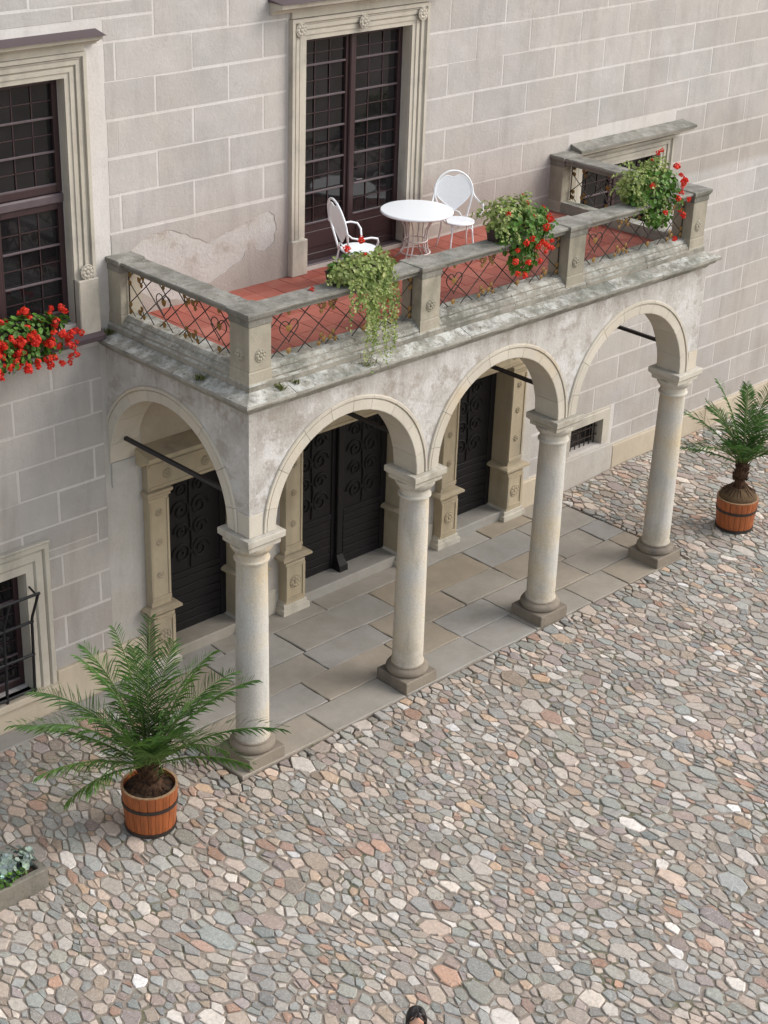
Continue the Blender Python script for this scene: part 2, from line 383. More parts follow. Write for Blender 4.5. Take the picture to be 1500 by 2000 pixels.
PAV = (-0.42, 8.78, -2.93, 0.0)
def proj(x, y, z):
    d = Vector((x, y, z)) - CAM; k = d.dot(F)
    return (384 + 1661.5 * d.dot(RT) / k, 512 - 1661.5 * d.dot(UP) / k, k)
def in_view(x, y, m=230):
    u, v, k = proj(x, y, 0); return -m < u < 768 + m and 200 < v < 1024 + m
rng = random.Random(3)
cand = []
AN = 1.6
for i in range(270000):
    x = rng.uniform(GX0, GX1); y = rng.uniform(GY0, GY1)
    if PAV[0] - 0.03 < x < PAV[1] + 0.03 and y > PAV[2] - 0.03: continue
    if not in_view(x, y): continue
    big = noise.noise(Vector((x * 0.55, y * 0.55, 3.1)))
    q = rng.random() - big * 0.35
    if q < 0.03: r = rng.uniform(0.095, 0.14)
    elif q < 0.20: r = rng.uniform(0.064, 0.092)
    elif q < 0.62: r = rng.uniform(0.042, 0.062)
    else: r = rng.uniform(0.022, 0.040)
    cand.append((r, x, y))
cand = cand[:8000] + sorted(cand[8000:], key=lambda c: -c[0])
cell = 0.26; grid = {}; seeds = []
def near(x, y, k=1):
    ci, cj = int(x // cell), int(y / AN // cell)
    for a in range(ci - k, ci + k + 1):
        for b in range(cj - k, cj + k + 1):
            for q in grid.get((a, b), ()): yield q
for r, x, y in cand:
    ok = True
    for q in near(x, y):
        s_ = seeds[q]
        if (s_[1] - x) ** 2 + ((s_[2] - y) / AN) ** 2 < (0.94 * (r + s_[0])) ** 2: ok = False; break
    if ok:
        grid.setdefault((int(x // cell), int(y / AN // cell)), []).append(len(seeds)); seeds.append((r, x, y))
def warp(x, y):
    if PAV[0] - .5 < x < PAV[1] + .5 and y > PAV[2] - .6: return (0, 0)
    k = min(1, max(0, (PAV[2] - .6 - y) / 1.0)) if PAV[0] - .5 < x < PAV[1] + .5 else 1
    k = min(k, max(0, min(1, (-y - .2) / 1.5)))
    return (k * .2 * noise.noise(Vector((x * .8, y * .8, 5.5))), k * .2 * noise.noise(Vector((x * .8, y * .8, 15.5))))
def clip(poly, nx_, ny_, c):
    out = []; n = len(poly)
    for i in range(n):
        a = poly[i]; b = poly[(i + 1) % n]; da = a[0] * nx_ + a[1] * ny_ - c; db = b[0] * nx_ + b[1] * ny_ - c
        if da <= 0: out.append(a)
        if da * db < 0:
            t = da / (da - db); out.append((a[0] + t * (b[0] - a[0]), a[1] + t * (b[1] - a[1])))
    return out
PALE = [((152, 149, 142), 23), ((141, 141, 133), 12), ((162, 156, 148), 18), ((172, 159, 147), 16), ((180, 162, 148), 12), ((162, 132, 115), 4),
        ((192, 183, 173), 9), ((150, 136, 130), 8), ((204, 198, 192), 2), ((134, 131, 126), 5), ((156, 142, 128), 8), ((178, 153, 130), 3)]
pw = [p[1] for p in PALE]
STONES = []
for i, (r, x, y) in enumerate(seeds):
    Y = y / AN; R0 = r * 2.2
    poly = [(-R0, -R0), (R0, -R0), (R0, R0), (-R0, R0)]
    for q in near(x, y):
        if q == i: continue
        r2, x2, y2 = seeds[q]; dx, dy = x2 - x, y2 / AN - Y; d2 = dx * dx + dy * dy
        if d2 > 0.36: continue
        c = (d2 + r * r - r2 * r2) / 2 - math.sqrt(d2) * (rng.uniform(0.001, 0.007) if rng.random() < .72 else rng.uniform(0.007, 0.02)); poly = clip(poly, dx, dy, c)
        if len(poly) < 3: break
    if len(poly) < 3: continue
    poly = [(px, py * AN) for px, py in poly]
    w0 = warp(x, y); poly = [(x + px + warp(x + px, y + py)[0] - x - w0[0], y + py + warp(x + px, y + py)[1] - y - w0[1]) for px, py in poly]; x, y = x + w0[0], y + w0[1]
    # keep clear of the paving, clipped to the wall line
    if x < PAV[0] and y > PAV[2] - 0.1: poly = clip(poly, 1, 0, PAV[0] - 0.02 - x)
    elif x > PAV[1] and y > PAV[2] - 0.1: poly = clip(poly, -1, 0, -(PAV[1] + 0.02 - x))
    elif PAV[0] - 0.2 < x < PAV[1] + 0.2: poly = clip(poly, 0, 1, PAV[2] - 0.02 - y)
    poly = clip(poly, 0, 1, -0.09 - y)
    if len(poly) < 3: continue
    cx = sum(p[0] for p in poly) / len(poly); cy = sum(p[1] for p in poly) / len(poly)
    g = rng.uniform(0.001, 0.006); pp = []
    # inset, cut corners, roughen
    n = len(poly); area = 0.5 * abs(sum(poly[k][0] * poly[(k + 1) % n][1] - poly[(k + 1) % n][0] * poly[k][1] for k in range(n)))
    size = math.sqrt(area)
    if size < 0.03: continue
    k_in = max(0.6, 1 - 2 * g / size)
    poly = [(cx + (px - cx) * k_in, cy + (py - cy) * k_in) for px, py in poly]
    cut = rng.uniform(0.03, 0.17)
    for k in range(n):
        a = poly[k]; b = poly[(k + 1) % n]; L = math.hypot(b[0] - a[0], b[1] - a[1])
        if L < 0.012: pp.append(((a[0] + b[0]) / 2, (a[1] + b[1]) / 2)); continue
        for t in (cut, 1 - cut): pp.append((a[0] + (b[0] - a[0]) * t, a[1] + (b[1] - a[1]) * t))
    j = size * rng.uniform(0.03, 0.085); pp = [(px + rng.uniform(-j, j), py + rng.uniform(-j, j)) for px, py in pp]
    n = len(pp); h = rng.uniform(0.006, 0.017) + 0.02 * size; tx, ty = rng.uniform(-0.07, 0.07), rng.uniform(-0.07, 0.07)
    flat = rng.uniform(0.80, 0.93); vs = []
    for sc_, hh in ((1.0, -0.02), (0.99, h * 0.5), (0.95, h * 0.85), (flat, h)):
        for px, py in pp:
            qx, qy = cx + (px - cx) * sc_, cy + (py - cy) * sc_
            vs.append((qx, qy, hh + tx * (qx - cx) + ty * (qy - cy) + (rng.uniform(-0.003, 0.003) if sc_ < 1 else 0)))
    vs.append((cx, cy, h + rng.uniform(-0.001, 0.004)))
    fs = [(a * n + b, a * n + (b + 1) % n, (a + 1) * n + (b + 1) % n, (a + 1) * n + b) for a in range(3) for b in range(n)]
    fs += [(3 * n + b, 3 * n + (b + 1) % n, 4 * n) for b in range(n)]
    base = rng.choices(PALE, pw)[0][0]; v = rng.uniform(0.92, 1.17); t_ = rng.uniform(-4, 4)
    c = srgb(min(250, base[0] * v + t_), min(250, base[1] * v), min(250, base[2] * v - t_))
    u_, v_, dep = proj(x, y, 0)
    inv = 6 < u_ < 762 and v_ < 1018
    hid = (x > -1 and x < 9 and y > -2.9)
    STONES.append((area / dep ** 2 if inv and not hid else 0, x, y, vs, fs, c))
STONES.sort(key=lambda s: -s[0])
def stone_obj(lst, name, single):
    mb = MB()
    for _, x, y, vs, fs, c in lst:
        z = gz(x, y); mb.cur = c
        if single: mb.add(vs, fs)
        else: mb.add([(a + x, b + y, d + z) for a, b, d in vs], fs)
    me = bpy.data.meshes.new(name); me.from_pydata(mb.v, [], mb.f); me.materials.append(M['cobble'])
    a = me.color_attributes.new('Col', 'FLOAT_COLOR', 'POINT'); a.data.foreach_set('color', np.array(mb.c, dtype=np.float32).ravel())
    if single:
        x, y = lst[0][1], lst[0][2]; return obj(name, me, ground, (x, y, gz(x, y)))
    return obj(name, me, ground, kind='stuff')
for s_ in STONES[:298]: stone_obj([s_], 'cobblestone', True)
stone_obj(STONES[298:], 'small_cobblestones', False)
print('stones', len(STONES))

# moss / grass tufts between the stones (uncountable)
mb = MB()
for i in range(900):
    x = rng.uniform(-5, 14); y = rng.uniform(-10.5, -0.2)
    if not in_view(x, y, 10) or (PAV[0] < x < PAV[1] and y > PAV[2]): continue
    if noise.noise(Vector((x * 0.8, y * 0.8, 9))) < 0.12: continue
    z = gz(x, y)
    for k in range(7):
        a = rng.uniform(0, 6.28); l = rng.uniform(0.012, 0.035); p = (x + rng.uniform(-.03, .03), y + rng.uniform(-.03, .03), z)
        q = rng.uniform(0.6, 1); mb.cur = (q, q, q, 1)
        mb.add([(p[0] - .006 * math.sin(a), p[1] + .006 * math.cos(a), z), (p[0] + .006 * math.sin(a), p[1] - .006 * math.cos(a), z), (p[0] + l * math.cos(a), p[1] + l * math.sin(a), z + rng.uniform(0.02, 0.035))], [(0, 1, 2)])
mb.build('joint_grass', M['weed'], col=True, kind='stuff')

# pavement of big slabs under the arcade
pav = MB().box(PAV[0], PAV[1], PAV[2], 0.05, -0.3, -0.035).build('pavement', M['ground'], kind='structure')
rows = [(-0.02, -0.46, [-.42, 1.3, 3.25, 5.1, 6.88, 7.9, 8.78]), (-0.46, -1.15, [-.42, .9, 2.2, 4.08, 6.15, 7.43, 8.78]),
        (-1.15, -1.72, [-.42, .6, 2.14, 3.42, 4.97, 6.14, 7.3, 8.25, 8.78]), (-1.72, -2.33, [-.42, .5, 1.6, 3.2, 4.2, 5.3, 6.3, 7.15, 8.33, 8.78]),
        (-2.33, -2.93, [-.42, 1.15, 2.5, 4.24, 5.22, 6.5, 7.4, 8.78])]
def slab(x0, x1, y0, y1, z0, z1, parent, name='paving_slab', mat='slab', wob=0.010):
    mb = MB(); g = 0.009
    top = []
    def edge(a, b, n): return [(a[0] + (b[0] - a[0]) * i / n + jit(wob), a[1] + (b[1] - a[1]) * i / n + jit(wob)) for i in range(n)]
    c = [(x0 + g, y0 + g), (x1 - g, y0 + g), (x1 - g, y1 - g), (x0 + g, y1 - g)]
    loop = sum([edge(c[i], c[(i + 1) % 4], 4) for i in range(4)], [])
    cx, cy = (x0 + x1) / 2, (y0 + y1) / 2; tx, ty = jit(0.004), jit(0.006)
    def Z(p, z): return z + tx * (p[0] - cx) + ty * (p[1] - cy)
    def ins(p, d): return (p[0] + (d if p[0] < cx else -d), p[1] + (d if p[1] < cy else -d))
    rings = [[(p[0], p[1], z0) for p in loop], [(p[0], p[1], Z(p, z1 - 0.008)) for p in loop], [(*ins(p, 0.010), Z(p, z1)) for p in loop]]
    mb.loft(rings)
    return mb.build(name, M[mat], parent)
for y1, y0, xs in rows:
    for a, b in zip(xs, xs[1:]): slab(a, b, y0 + jit(.006), y1 + jit(.006), -0.12, 0.0 + jit(0.006), pav)
# strip of long kerb slabs against the wall beyond the paving
x = -0.46
while x > -7:
    L = rng.uniform(0.7, 1.3); z = gz(x, -.2); slab(x - L, x, -0.42, -0.075, z - .1, z + .03 + jit(.008), ground, 'kerb_slab'); x -= L

# ================================================================== FACADE
fac = thing('castle_facade', 'pale plaster castle wall marked out in blocks, with dark windows and stone portals', 'building wall', (0, 0, 0))
WX0, WX1, WZ0, WZ1 = -10.0, 24.0, -1.0, 14.0
FD = (3.10, 5.03, 5.25, 8.33); LW = (-2.55, -0.62, 5.30, 8.29); RW = (8.97, 10.98, 3.75, 5.66)
BW = (-3.3, -1.60, 0.40, 2.16); CW = (9.26, 10.13, 0.62, 1.10)
PORT = [(0.62, 1.90), (3.03, 5.10), (6.30, 7.55)]; PZ0, PZ1 = 0.15, 2.86
holes = [FD, LW, RW, BW, CW] + [(a, b, PZ0, PZ1) for a, b in PORT]
xs = sorted({WX0, WX1} | {h[0] for h in holes} | {h[1] for h in holes}); zs = sorted({WZ0, WZ1} | {h[2] for h in holes} | {h[3] for h in holes})
mb = MB(); DEP = 0.5
for i in range(len(xs) - 1):
    for j in range(len(zs) - 1):
        cx, cz = (xs[i] + xs[i + 1]) / 2, (zs[j] + zs[j + 1]) / 2
        if any(h[0] < cx < h[1] and h[2] < cz < h[3] for h in holes): continue
        mb.add([(xs[i], 0, zs[j]), (xs[i + 1], 0, zs[j]), (xs[i + 1], 0, zs[j + 1]), (xs[i], 0, zs[j + 1])], [(0, 1, 2, 3)])
for h in holes:
    x0, x1, z0, z1 = h
    v = [(x0, 0, z0), (x1, 0, z0), (x1, 0, z1), (x0, 0, z1), (x0, DEP, z0), (x1, DEP, z0), (x1, DEP, z1), (x0, DEP, z1)]
    mb.add(v, [(0, 1, 5, 4), (1, 2, 6, 5), (2, 3, 7, 6), (3, 0, 4, 7), (4, 5, 6, 7)])
wall = mb.build('wall', M['joint'], fac)
MB().box(WX0, WX1, 0.52, 8, WZ0, WZ1).build('wall_core', M['joint'], fac)

# --- exclusion zones for the block pattern
EX = [(2.80, 5.33, 5.2, 9.3), (-2.95, -0.05, 4.98, 8.9), (8.62, 11.33, 3.5, 6.32), (-4, -1.22, -1, 2.34), (9.1, 10.42, -1, 1.28),
      (-0.27, 8.10, -1, 5.22), (-0.05, 2.80, 5.2, 6.33), (-12, 26, -1, 0.52)]
def sub(rects, e):
    out = []
    for x0, x1, z0, z1 in rects:
        ex0, ex1, ez0, ez1 = e
        if ex0 >= x1 or ex1 <= x0 or ez0 >= z1 or ez1 <= z0: out.append((x0, x1, z0, z1)); continue
        if ez0 > z0: out.append((x0, x1, z0, ez0))
        if ez1 < z1: out.append((x0, x1, ez1, z1))
        a, b = max(z0, ez0), min(z1, ez1)
        if ex0 > x0: out.append((x0, ex0, a, b))
        if ex1 < x1: out.append((ex1, x1, a, b))
    return out
Z0, HR = 8.626, 0.458; nb = 0
REST = MB()
def block(x0, x1, z0, z1, single=True):
    g = 0.017; t = 0.003; mb = MB(); c = 0.002; f = [random.uniform(.8, 1.2) if random.random() > .18 else random.uniform(.1, .6) for _ in range(4)]
    x0 += g * f[0] + jit(.003); x1 -= g * f[1] + jit(.003); z0 += g * f[2] + jit(.003); z1 -= g * f[3] + jit(.003)
    a = [(x0, z0), (x1, z0), (x1, z1), (x0, z1)]; b = [(x0 + c, z0 + c), (x1 - c, z0 + c), (x1 - c, z1 - c), (x0 + c, z1 - c)]
    v = [(p, -0.0, q) for p, q in a] + [(p, -t, q) for p, q in b]
    if not single: REST.add(v, [(4, 5, 6, 7)] + [(i, (i + 1) % 4, 4 + (i + 1) % 4, 4 + i) for i in range(4)]); return
    mb.add(v, [(4, 5, 6, 7)] + [(i, (i + 1) % 4, 4 + (i + 1) % 4, 4 + i) for i in range(4)])
    return mb.build('plaster_block', M['block'], fac)
for k in range(-8, 19):
    zt = Z0 - k * HR; zb = zt - HR; even = (k % 2 == 0)
    js = []
    off = 0.12 if even else 0.69
    x = off - 1.14 * 7
    while x < 4.0: js.append(x); x += 1.14
    x = 5.80 if even else 6.36
    js = [q for q in js if q < x - 0.5]
    while x < 23.5: js.append(x); x += 1.16
    for a, b in zip(js, js[1:]):
        u, v_, d_ = proj((a + b) / 2, 0, (zt + zb) / 2)
        single = -70 < u < 840 and v_ > -60
        rc = [(a, b, zb, zt)]
        for e in EX: rc = sub(rc, e)
        for q in rc:
            if q[1] - q[0] > 0.07 and q[3] - q[2] > 0.07: block(*q, single); nb += single
REST.build('plaster_blocks', M['block'], fac, kind='stuff')
print('blocks', nb)
# smooth plaster fields: beside windows, behind the arcade
def panel(x0, x1, z0, z1, mat, name='plaster_panel', t=0.004):
    MB().box(x0, x1, -t, 0.02, z0, z1).build(name, M[mat], fac)
panel(-0.29, 0.285, 0.3, 4.92, 'smooth'); panel(2.235, 2.675, 0.3, 4.92, 'smooth'); panel(5.455, 5.965, 0.3, 4.92, 'smooth'); panel(7.905, 8.25, 0.3, 4.92, 'smooth')
for a, b in ((0.285, 2.235), (2.675, 5.455), (5.965, 7.905)): panel(a, b, 3.22, 4.92, 'vault')

# fallen plaster patch over the balcony: plaster layer with an irregular hole
out = [(-0.05, 5.20), (2.78, 5.20), (2.78, 6.31), (-0.05, 6.31)]
hole = [(0.12, 5.98), (0.25, 6.08), (0.5, 6.20), (0.8, 6.22), (1.05, 6.14), (1.25, 6.02), (1.45, 5.95), (1.7, 5.99), (1.95, 6.05), (2.2, 6.10), (2.45, 6.18), (2.57, 6.12), (2.61, 5.9), (2.56, 5.72), (2.42, 5.64), (2.3, 5.68), (2.22, 5.75), (2.12, 5.72), (2.02, 5.60), (1.8, 5.52), (1.55, 5.42), (1.3, 5.30), (1.0, 5.27), (0.7, 5.32), (0.4, 5.45), (0.2, 5.70)]
h2 = []
for i in range(len(hole)):
    a, b = hole[i], hole[(i + 1) % len(hole)]
    for t in (0, .33, .66): h2.append((a[0] + (b[0] - a[0]) * t + jit(.018), a[1] + (b[1] - a[1]) * t + jit(.018)))
pts = [Vector(p) for p in out + h2]; ed = [(i, (i + 1) % 4) for i in range(4)] + [(4 + i, 4 + (i + 1) % len(h2)) for i in range(len(h2))]
rv, re, rf, *_ = delaunay_2d_cdt(pts, ed, [], 0, 1e-5)
def inpoly(p, poly):
    c = False; n = len(poly)
    for i in range(n):
        a, b = poly[i], poly[(i + 1) % n]
        if (a[1] > p[1]) != (b[1] > p[1]) and p[0] < (b[0] - a[0]) * (p[1] - a[1]) / (b[1] - a[1]) + a[0]: c = not c
    return c
mb = MB(); ff = [tuple(f) for f in rf if not inpoly((sum(rv[i][0] for i in f) / 3, sum(rv[i][1] for i in f) / 3), h2)]
mb.add([(p[0], -0.010, p[1]) for p in rv], ff)
n_ = len(h2); mb.add([(p[0], -0.010, p[1]) for p in h2] + [(p[0], 0.0, p[1]) for p in h2], [(i, (i + 1) % n_, n_ + (i + 1) % n_, n_ + i) for i in range(n_)])
mb.box(-0.05, 2.78, -0.0099, 0, 6.30, 6.31)
mb.build('plaster_layer', M['block'], fac)
MB().add([(p[0], -0.003 - 0.004 * abs(noise.noise(Vector((p[0] * 9, p[1] * 9, 0)))), p[1]) for p in h2], [tuple(range(n_))]).build('bare_patch', M['rawplaster'], fac, label='pale rough patch where the plaster has fallen off')

# --- base course
x = -9.0
def basecourse(x0, x1, step, top=0.5, mat='plinth'):
    x = x0
    while x < x1 - 0.01:
        e = min(x1, x + step + jit(0.12))
        if x1 - e < 0.4: e = x1
        MB().box(x + .003, e - .003, -0.06, 0.02, -0.25, top + jit(.004), 0.012).build('base_stone', M[mat], fac); x = e
basecourse(-1.24, 0.24, 0.75, 0.55); basecourse(-9, -3.7, 1.3, 0.55); basecourse(-3.7, -1.24, 1.2, 0.30)
basecourse(10.44, 22, 1.45, 0.5); basecourse(9.05, 10.44, 1.39, 0.56, 'smooth'); basecourse(7.96, 9.05, 1.1, 0.5)
for a, b in ((2.27, 2.62), (5.50, 5.92)): MB().box(a, b, -0.03, 0.02, -.1, 0.42, 0.01).build('base_stone', M['frame'], fac)

# --- moulded frames: profile swept round an opening (mitred)
def frame_ring(x0, x1, z0, z1, prof, mb, sides='ltr'):
    """prof: list of (distance outwards from the opening, proud height)"""
    closed = prof + [(prof[-1][0], -0.02), (prof[0][0], -0.02)]
    P = {}
    def ring(px, pz, sx, sz): return [(px + sx * d, -h, pz + sz * d) for d, h in closed]
    corners = [(x0, z0, -1, 0 if 'b' not in sides else -1), (x0, z1, -1, 1), (x1, z1, 1, 1), (x1, z0, 1, 0 if 'b' not in sides else -1)]
    rg = [ring(*c) for c in corners]
    if 'b' in sides:
        rg.append(rg[0])
    return mb.loft(rg) if 'b' not in sides else mb.loft(rg)
PROF = [(0, 0.0), (0, 0.03), (0.06, 0.03), (0.065, 0.045), (0.12, 0.045), (0.125, 0.03), (0.14, 0.03), (0.145, 0.06), (0.20, 0.06), (0.21, 0.075), (0.225, 0.05), (0.235, 0.085), (0.28, 0.085)]
def rosette(cx, cz, y, r, parent, mat='frame', name='rosette', axis='y'):
    mb = MB()
    for k in range(8):
        a = k * math.pi / 4; mb.lathe([(0.0, -0.001), (r * .33, 0.0), (r * .30, .012), (r * .15, .02), (0, .022)], r * .62 * math.cos(a), r * .62 * math.sin(a), 8, False)
    mb.lathe([(r * .33, 0), (r * .3, .018), (r * .1, .03), (0, .032)], 0, 0, 10, False)
    n = 20; mb.tube([(r * math.cos(2 * math.pi * i / n), r * math.sin(2 * math.pi * i / n), .004) for i in range(n)], r * .1, 6, True)
    rot = Matrix.Rotation(R(90), 4, 'X') if axis == 'y' else Matrix.Rotation(R(-90), 4, 'Y')
    mb.xf(rot); mb.xf(Matrix.Translation((cx, y, cz) if axis == 'y' else (y, cx, cz)))
    return mb.build(name, M[mat], parent, smooth=True)
def cornice_head(x0, x1, z0, proj_, h, parent, metal=True, cover='metal'):
    prof = [(0, 0), (.05, 0), (.07, h * .25), (.10, h * .3), (proj_ * .7, h * .55), (proj_ * .9, h * .6), (proj_ * .95, h), (0, h)]
    mb = MB(); mb.loft([[(x0 + (proj_ - d) * .5 if False else x0 - d * .0 + 0, -d, z0 + z) for d, z in prof], [(x1, -d, z0 + z) for d, z in prof]])
    mb.build('cornice', M['frame'], parent)
    if metal:
        MB().loft([[(q, 0, z0 + h + .05), (q, -proj_ - .03, z0 + h + .004), (q, -proj_ - .03, z0 + h - .02 + .026), (q, 0, z0 + h + .006)] for q in (x0 - .03, x1 + .03)]).build('metal_cover', M[cover], parent)

def window_grid(x0, x1, z0, z1, y, parent, leaf=True, rowsz=(), cols=3, panelz=None, mid=True):
    """glazed leaves: frame, panes one by one, bars"""
    w = 0.075; fr = MB()
    fr.box(x0, x0 + w, y - .03, y + .04, z0, z1, .006); fr.box(x1 - w, x1, y - .03, y + .04, z0, z1, .006)
    fr.box(x0 + w, x1 - w, y - .028, y + .038, z1 - w, z1, .006); fr.box(x0 + w, x1 - w, y - .028, y + .038, z0, z0 + w * 1.3, .006)
    fr.build('casement_frame', M['wood'], parent)
    gx0, gx1 = x0 + w, x1 - w
    zz = [q for q in rowsz]
    for a, b in zip(zz, zz[1:]):
        for c in range(cols):
            p0 = gx0 + (gx1 - gx0) * c / cols; p1 = gx0 + (gx1 - gx0) * (c + 1) / cols; t = jit(.004); t2 = jit(.004)
            MB().add([(p0, y + .012 + t, a), (p1, y + .012 - t, a), (p1, y + .012 - t + t2, b), (p0, y + .012 + t + t2, b)], [(0, 1, 2, 3)]).build('pane', M['glass'], parent)
    for q in zz[:-1]:
        MB().box(gx0, gx1, y - .03, y + .005, q - .013, q + .013, .004).build('glazing_bar', M['bar'], parent)
    for a, b in zip(zz, zz[1:]):
        if b - a > .3: MB().box(gx0, gx1, y - .0, y + .008, (a + b) / 2 - .006, (a + b) / 2 + .006).build('glazing_bar', M['wood'], parent)
    for c in range(1, cols):
        p = gx0 + (gx1 - gx0) * c / cols
        MB().box(p - .007, p + .007, y + .0, y + .009, zz[0], zz[-1]).build('glazing_bar', M['wood'], parent)
    if panelz:
        a, b = panelz; MB().box(gx0, gx1, y - .012, y + .03, a, b).build('door_panel', M['wood'], parent)
        MB().box(gx0 + .07, gx1 - .07, y - .024, y - .01, a + .08, b - .1, .01).build('door_panel', M['wood'], parent)

def reveal(o, parent, d=.14):
    x0, x1, z0, z1 = o
    MB().box(x0 - .02, x0 + .004, 0, d, z0, z1).build('jamb', M['frame'], parent); MB().box(x1 - .004, x1 + .02, 0, d, z0, z1).build('jamb', M['frame'], parent)
    MB().box(x0 + .005, x1 - .005, 0, d, z1 - .004, z1 + .02).build('head_reveal', M['frame'], parent)
# French door on the balcony
fd = empty('french_door', (0, 0, 0), fac)
frame_ring(FD[0], FD[1], 5.7, FD[3], PROF, MB()).build('frame_moulding', M['frame'], fd)
for a, b in ((2.81, 3.095), (5.035, 5.32)): MB().box(a, b, -0.11, 0, 5.2, 5.70, .012).build('frame_base', M['frame'], fd)
MB().box(2.84, 5.29, -.05, 0, 8.62, 8.70).build('frieze', M['frame'], fd)
for cx in (2.96, 4.07, 5.17): rosette(cx, 8.475, -.085, .085, fd)
cornice_head(2.50, 5.60, 8.70, .27, .15, fd)
MB().box(3.10, 5.03, .02, .35, 5.2, 5.27, .01).build('threshold', M['metal'], fd)
rz_ = [5.80 + .43 * i for i in range(6)] + [8.25]
window_grid(3.10, 4.045, 5.27, 8.33, .18, fd, rowsz=rz_, panelz=(5.37, 5.78))
window_grid(4.085, 5.03, 5.27, 8.33, .18, fd, rowsz=rz_, panelz=(5.37, 5.78))
MB().box(4.02, 4.11, .11, .17, 5.28, 8.32, .015).build('meeting_post', M['wood'], fd)
MB().tube([(4.15, .13, 6.3), (4.15, .08, 6.3), (4.25, .08, 6.3)], .011).build('handle', M['bar'], fd)
MB().box(3.1, 5.03, .23, .3, 5.2, 8.4).build('dark_backing', M['dark'], fd)

reveal(FD, fd)
# tall window at the left edge
lw = empty('window', (0, 0, 0), fac)
frame_ring(LW[0], LW[1], 5.86, LW[3], PROF, MB()).build('frame_moulding', M['frame'], lw)
for a, b in ((-2.84, -2.555), (-0.615, -0.32)): MB().box(a, b, -0.11, 0, 5.12, 5.86, .012).build('frame_base', M['frame'], lw)
MB().box(-2.82, -.34, -.05, 0, 8.575, 8.68).build('frieze', M['frame'], lw)
cornice_head(-3.1, -.17, 8.64, .2, .11, lw)
MB().loft([[(q, .15, 5.34), (q, -.17, 5.13), (q, -.17, 5.07), (q, .15, 5.1)] for q in (-2.9, -.30)]).build('metal_sill', M['metal'], lw)
MB().box(-2.55, -.62, .10, .2, 6.80, 6.92, .02).build('transom', M['bar'], lw)
for a, b in ((-2.55, -1.60), (-1.57, -.62)):
    window_grid(a, b, 5.33, 6.80, .16, lw, rowsz=[5.44, 5.86, 6.29, 6.72])
    window_grid(a, b, 6.93, 8.29, .16, lw, rowsz=[7.03, 7.42, 7.82, 8.21])
MB().box(-1.62, -1.55, .09, .15, 5.33, 8.28, .01).build('meeting_post', M['wood'], lw)
MB().box(-2.55, -.62, .23, .3, 5.2, 8.4).build('dark_backing', M['dark'], lw)
for cz in (5.95,): rosette(-.47, cz, -.085, .09, lw, name='rosette')
MB().box(-.325, -.06, -.010, 0.01, 5.3, 8.60).build('plaster_strip', M['joint'], fac)

reveal(LW, lw, .11)
# window beyond the balcony on the right
rw = empty('window', (0, 0, 0), fac)
frame_ring(RW[0], RW[1], RW[2], RW[3], PROF, MB(), 'ltrb').build('frame_moulding', M['frame'], rw)
cornice_head(8.62, 11.55, 5.955, .27, .10, rw, metal=False)
MB().loft([[(q0, 0, 6.15), (q1, -.28, 6.095), (q1, -.28, 6.058), (q0, 0, 6.056)] for q0, q1 in ((8.66, 8.60), (11.53, 11.57))]).build('cornice_top', M['rail'], rw)
MB().box(8.70, 11.26, -.05, 0, 5.935, 5.96).build('frieze', M['frame'], rw)
for a, b in ((8.97, 9.955), (9.985, 10.98)): window_grid(a, b, 3.75, 5.66, .16, rw, rowsz=[3.87, 4.3, 4.73, 5.16, 5.58])
MB().box(8.97, 10.98, .23, .3, 3.7, 5.7).build('dark_backing', M['dark'], rw)

reveal(RW, rw, .12)
# basement window with bulging grille (left edge)
bw = empty('basement_window', (0, 0, 0), fac)
frame_ring(BW[0], BW[1], BW[2], BW[3], [(0, .0), (0, .04), (.11, .04), (.12, .02), (.14, .06), (.24, .06), (.26, .03), (.28, .075), (.34, .075)], MB(), 'ltr').build('frame_moulding', M['frame'], bw)
MB().box(-3.7, -1.24, -.085, 0, 2.503, 2.54, .01).build('frame_cap', M['frame'], bw)
MB().box(-3.66, -1.22, -.14, .1, .30, .40, .012).build('sill', M['plinth'], bw)
window_grid(-3.3, -2.46, .41, 2.15, .2, bw, rowsz=[.52, .9, 1.3, 1.7, 2.06], cols=2); window_grid(-2.44, -1.6, .41, 2.15, .2, bw, rowsz=[.52, .9, 1.3, 1.7, 2.06], cols=2)
MB().box(-3.3, -1.6, .28, .33, .4, 2.2).build('dark_backing', M['dark'], bw)
gr = thing('window_grille', 'black iron grille bulging forward over the basement window at the left edge', 'window grille', (0, -0.01, 0))
def gp(z):
    if z > 1.55: return -.13 - .20 * (z - 1.55) / .45
    return -.13 + .05 * (1.55 - z) / 1.2
for i in range(5):
    x = -1.62 - i * .42
    MB().tube([(x, gp(z), z) for z in (2.0, 1.85, 1.7, 1.58, 1.5, 1.2, .9, .6, .36)], .021, 6).build('upright_bar', M['grille'], gr)
for z in (2.0, 1.5, 1.0, .46): MB().tube([(-3.35, gp(z), z), (-1.60, gp(z), z)], .021, 6).build('cross_bar', M['grille'], gr)
for z in (.5, 1.0, 1.95): MB().tube([(-1.62, gp(z), z), (-1.56, .0, z)], .014, 6).build('fixing', M['grille'], gr)

reveal(BW, bw, .16)
# cellar window
cw = empty('cellar_window', (0, 0, 0), fac)
frame_ring(CW[0], CW[1], CW[2], CW[3], [(0, 0), (0, .03), (.15, .03), (.16, .012), (.20, .012)], MB()).build('frame_moulding', M['frame'], cw)
for i in range(7):
    x = CW[0] + .06 + i * .125; MB().box(x - .008, x + .008, .10, .116, CW[2], CW[3]).build('bar', M['iron'], cw)
for z in (.78, .94): MB().box(CW[0], CW[1], .09, .10, z - .01, z + .01).build('cross_bar', M['iron'], cw)
MB().box(CW[0], CW[1], .2, .25, CW[2], CW[3]).build('pane', M['glass'], cw)

reveal(CW, cw, .19)
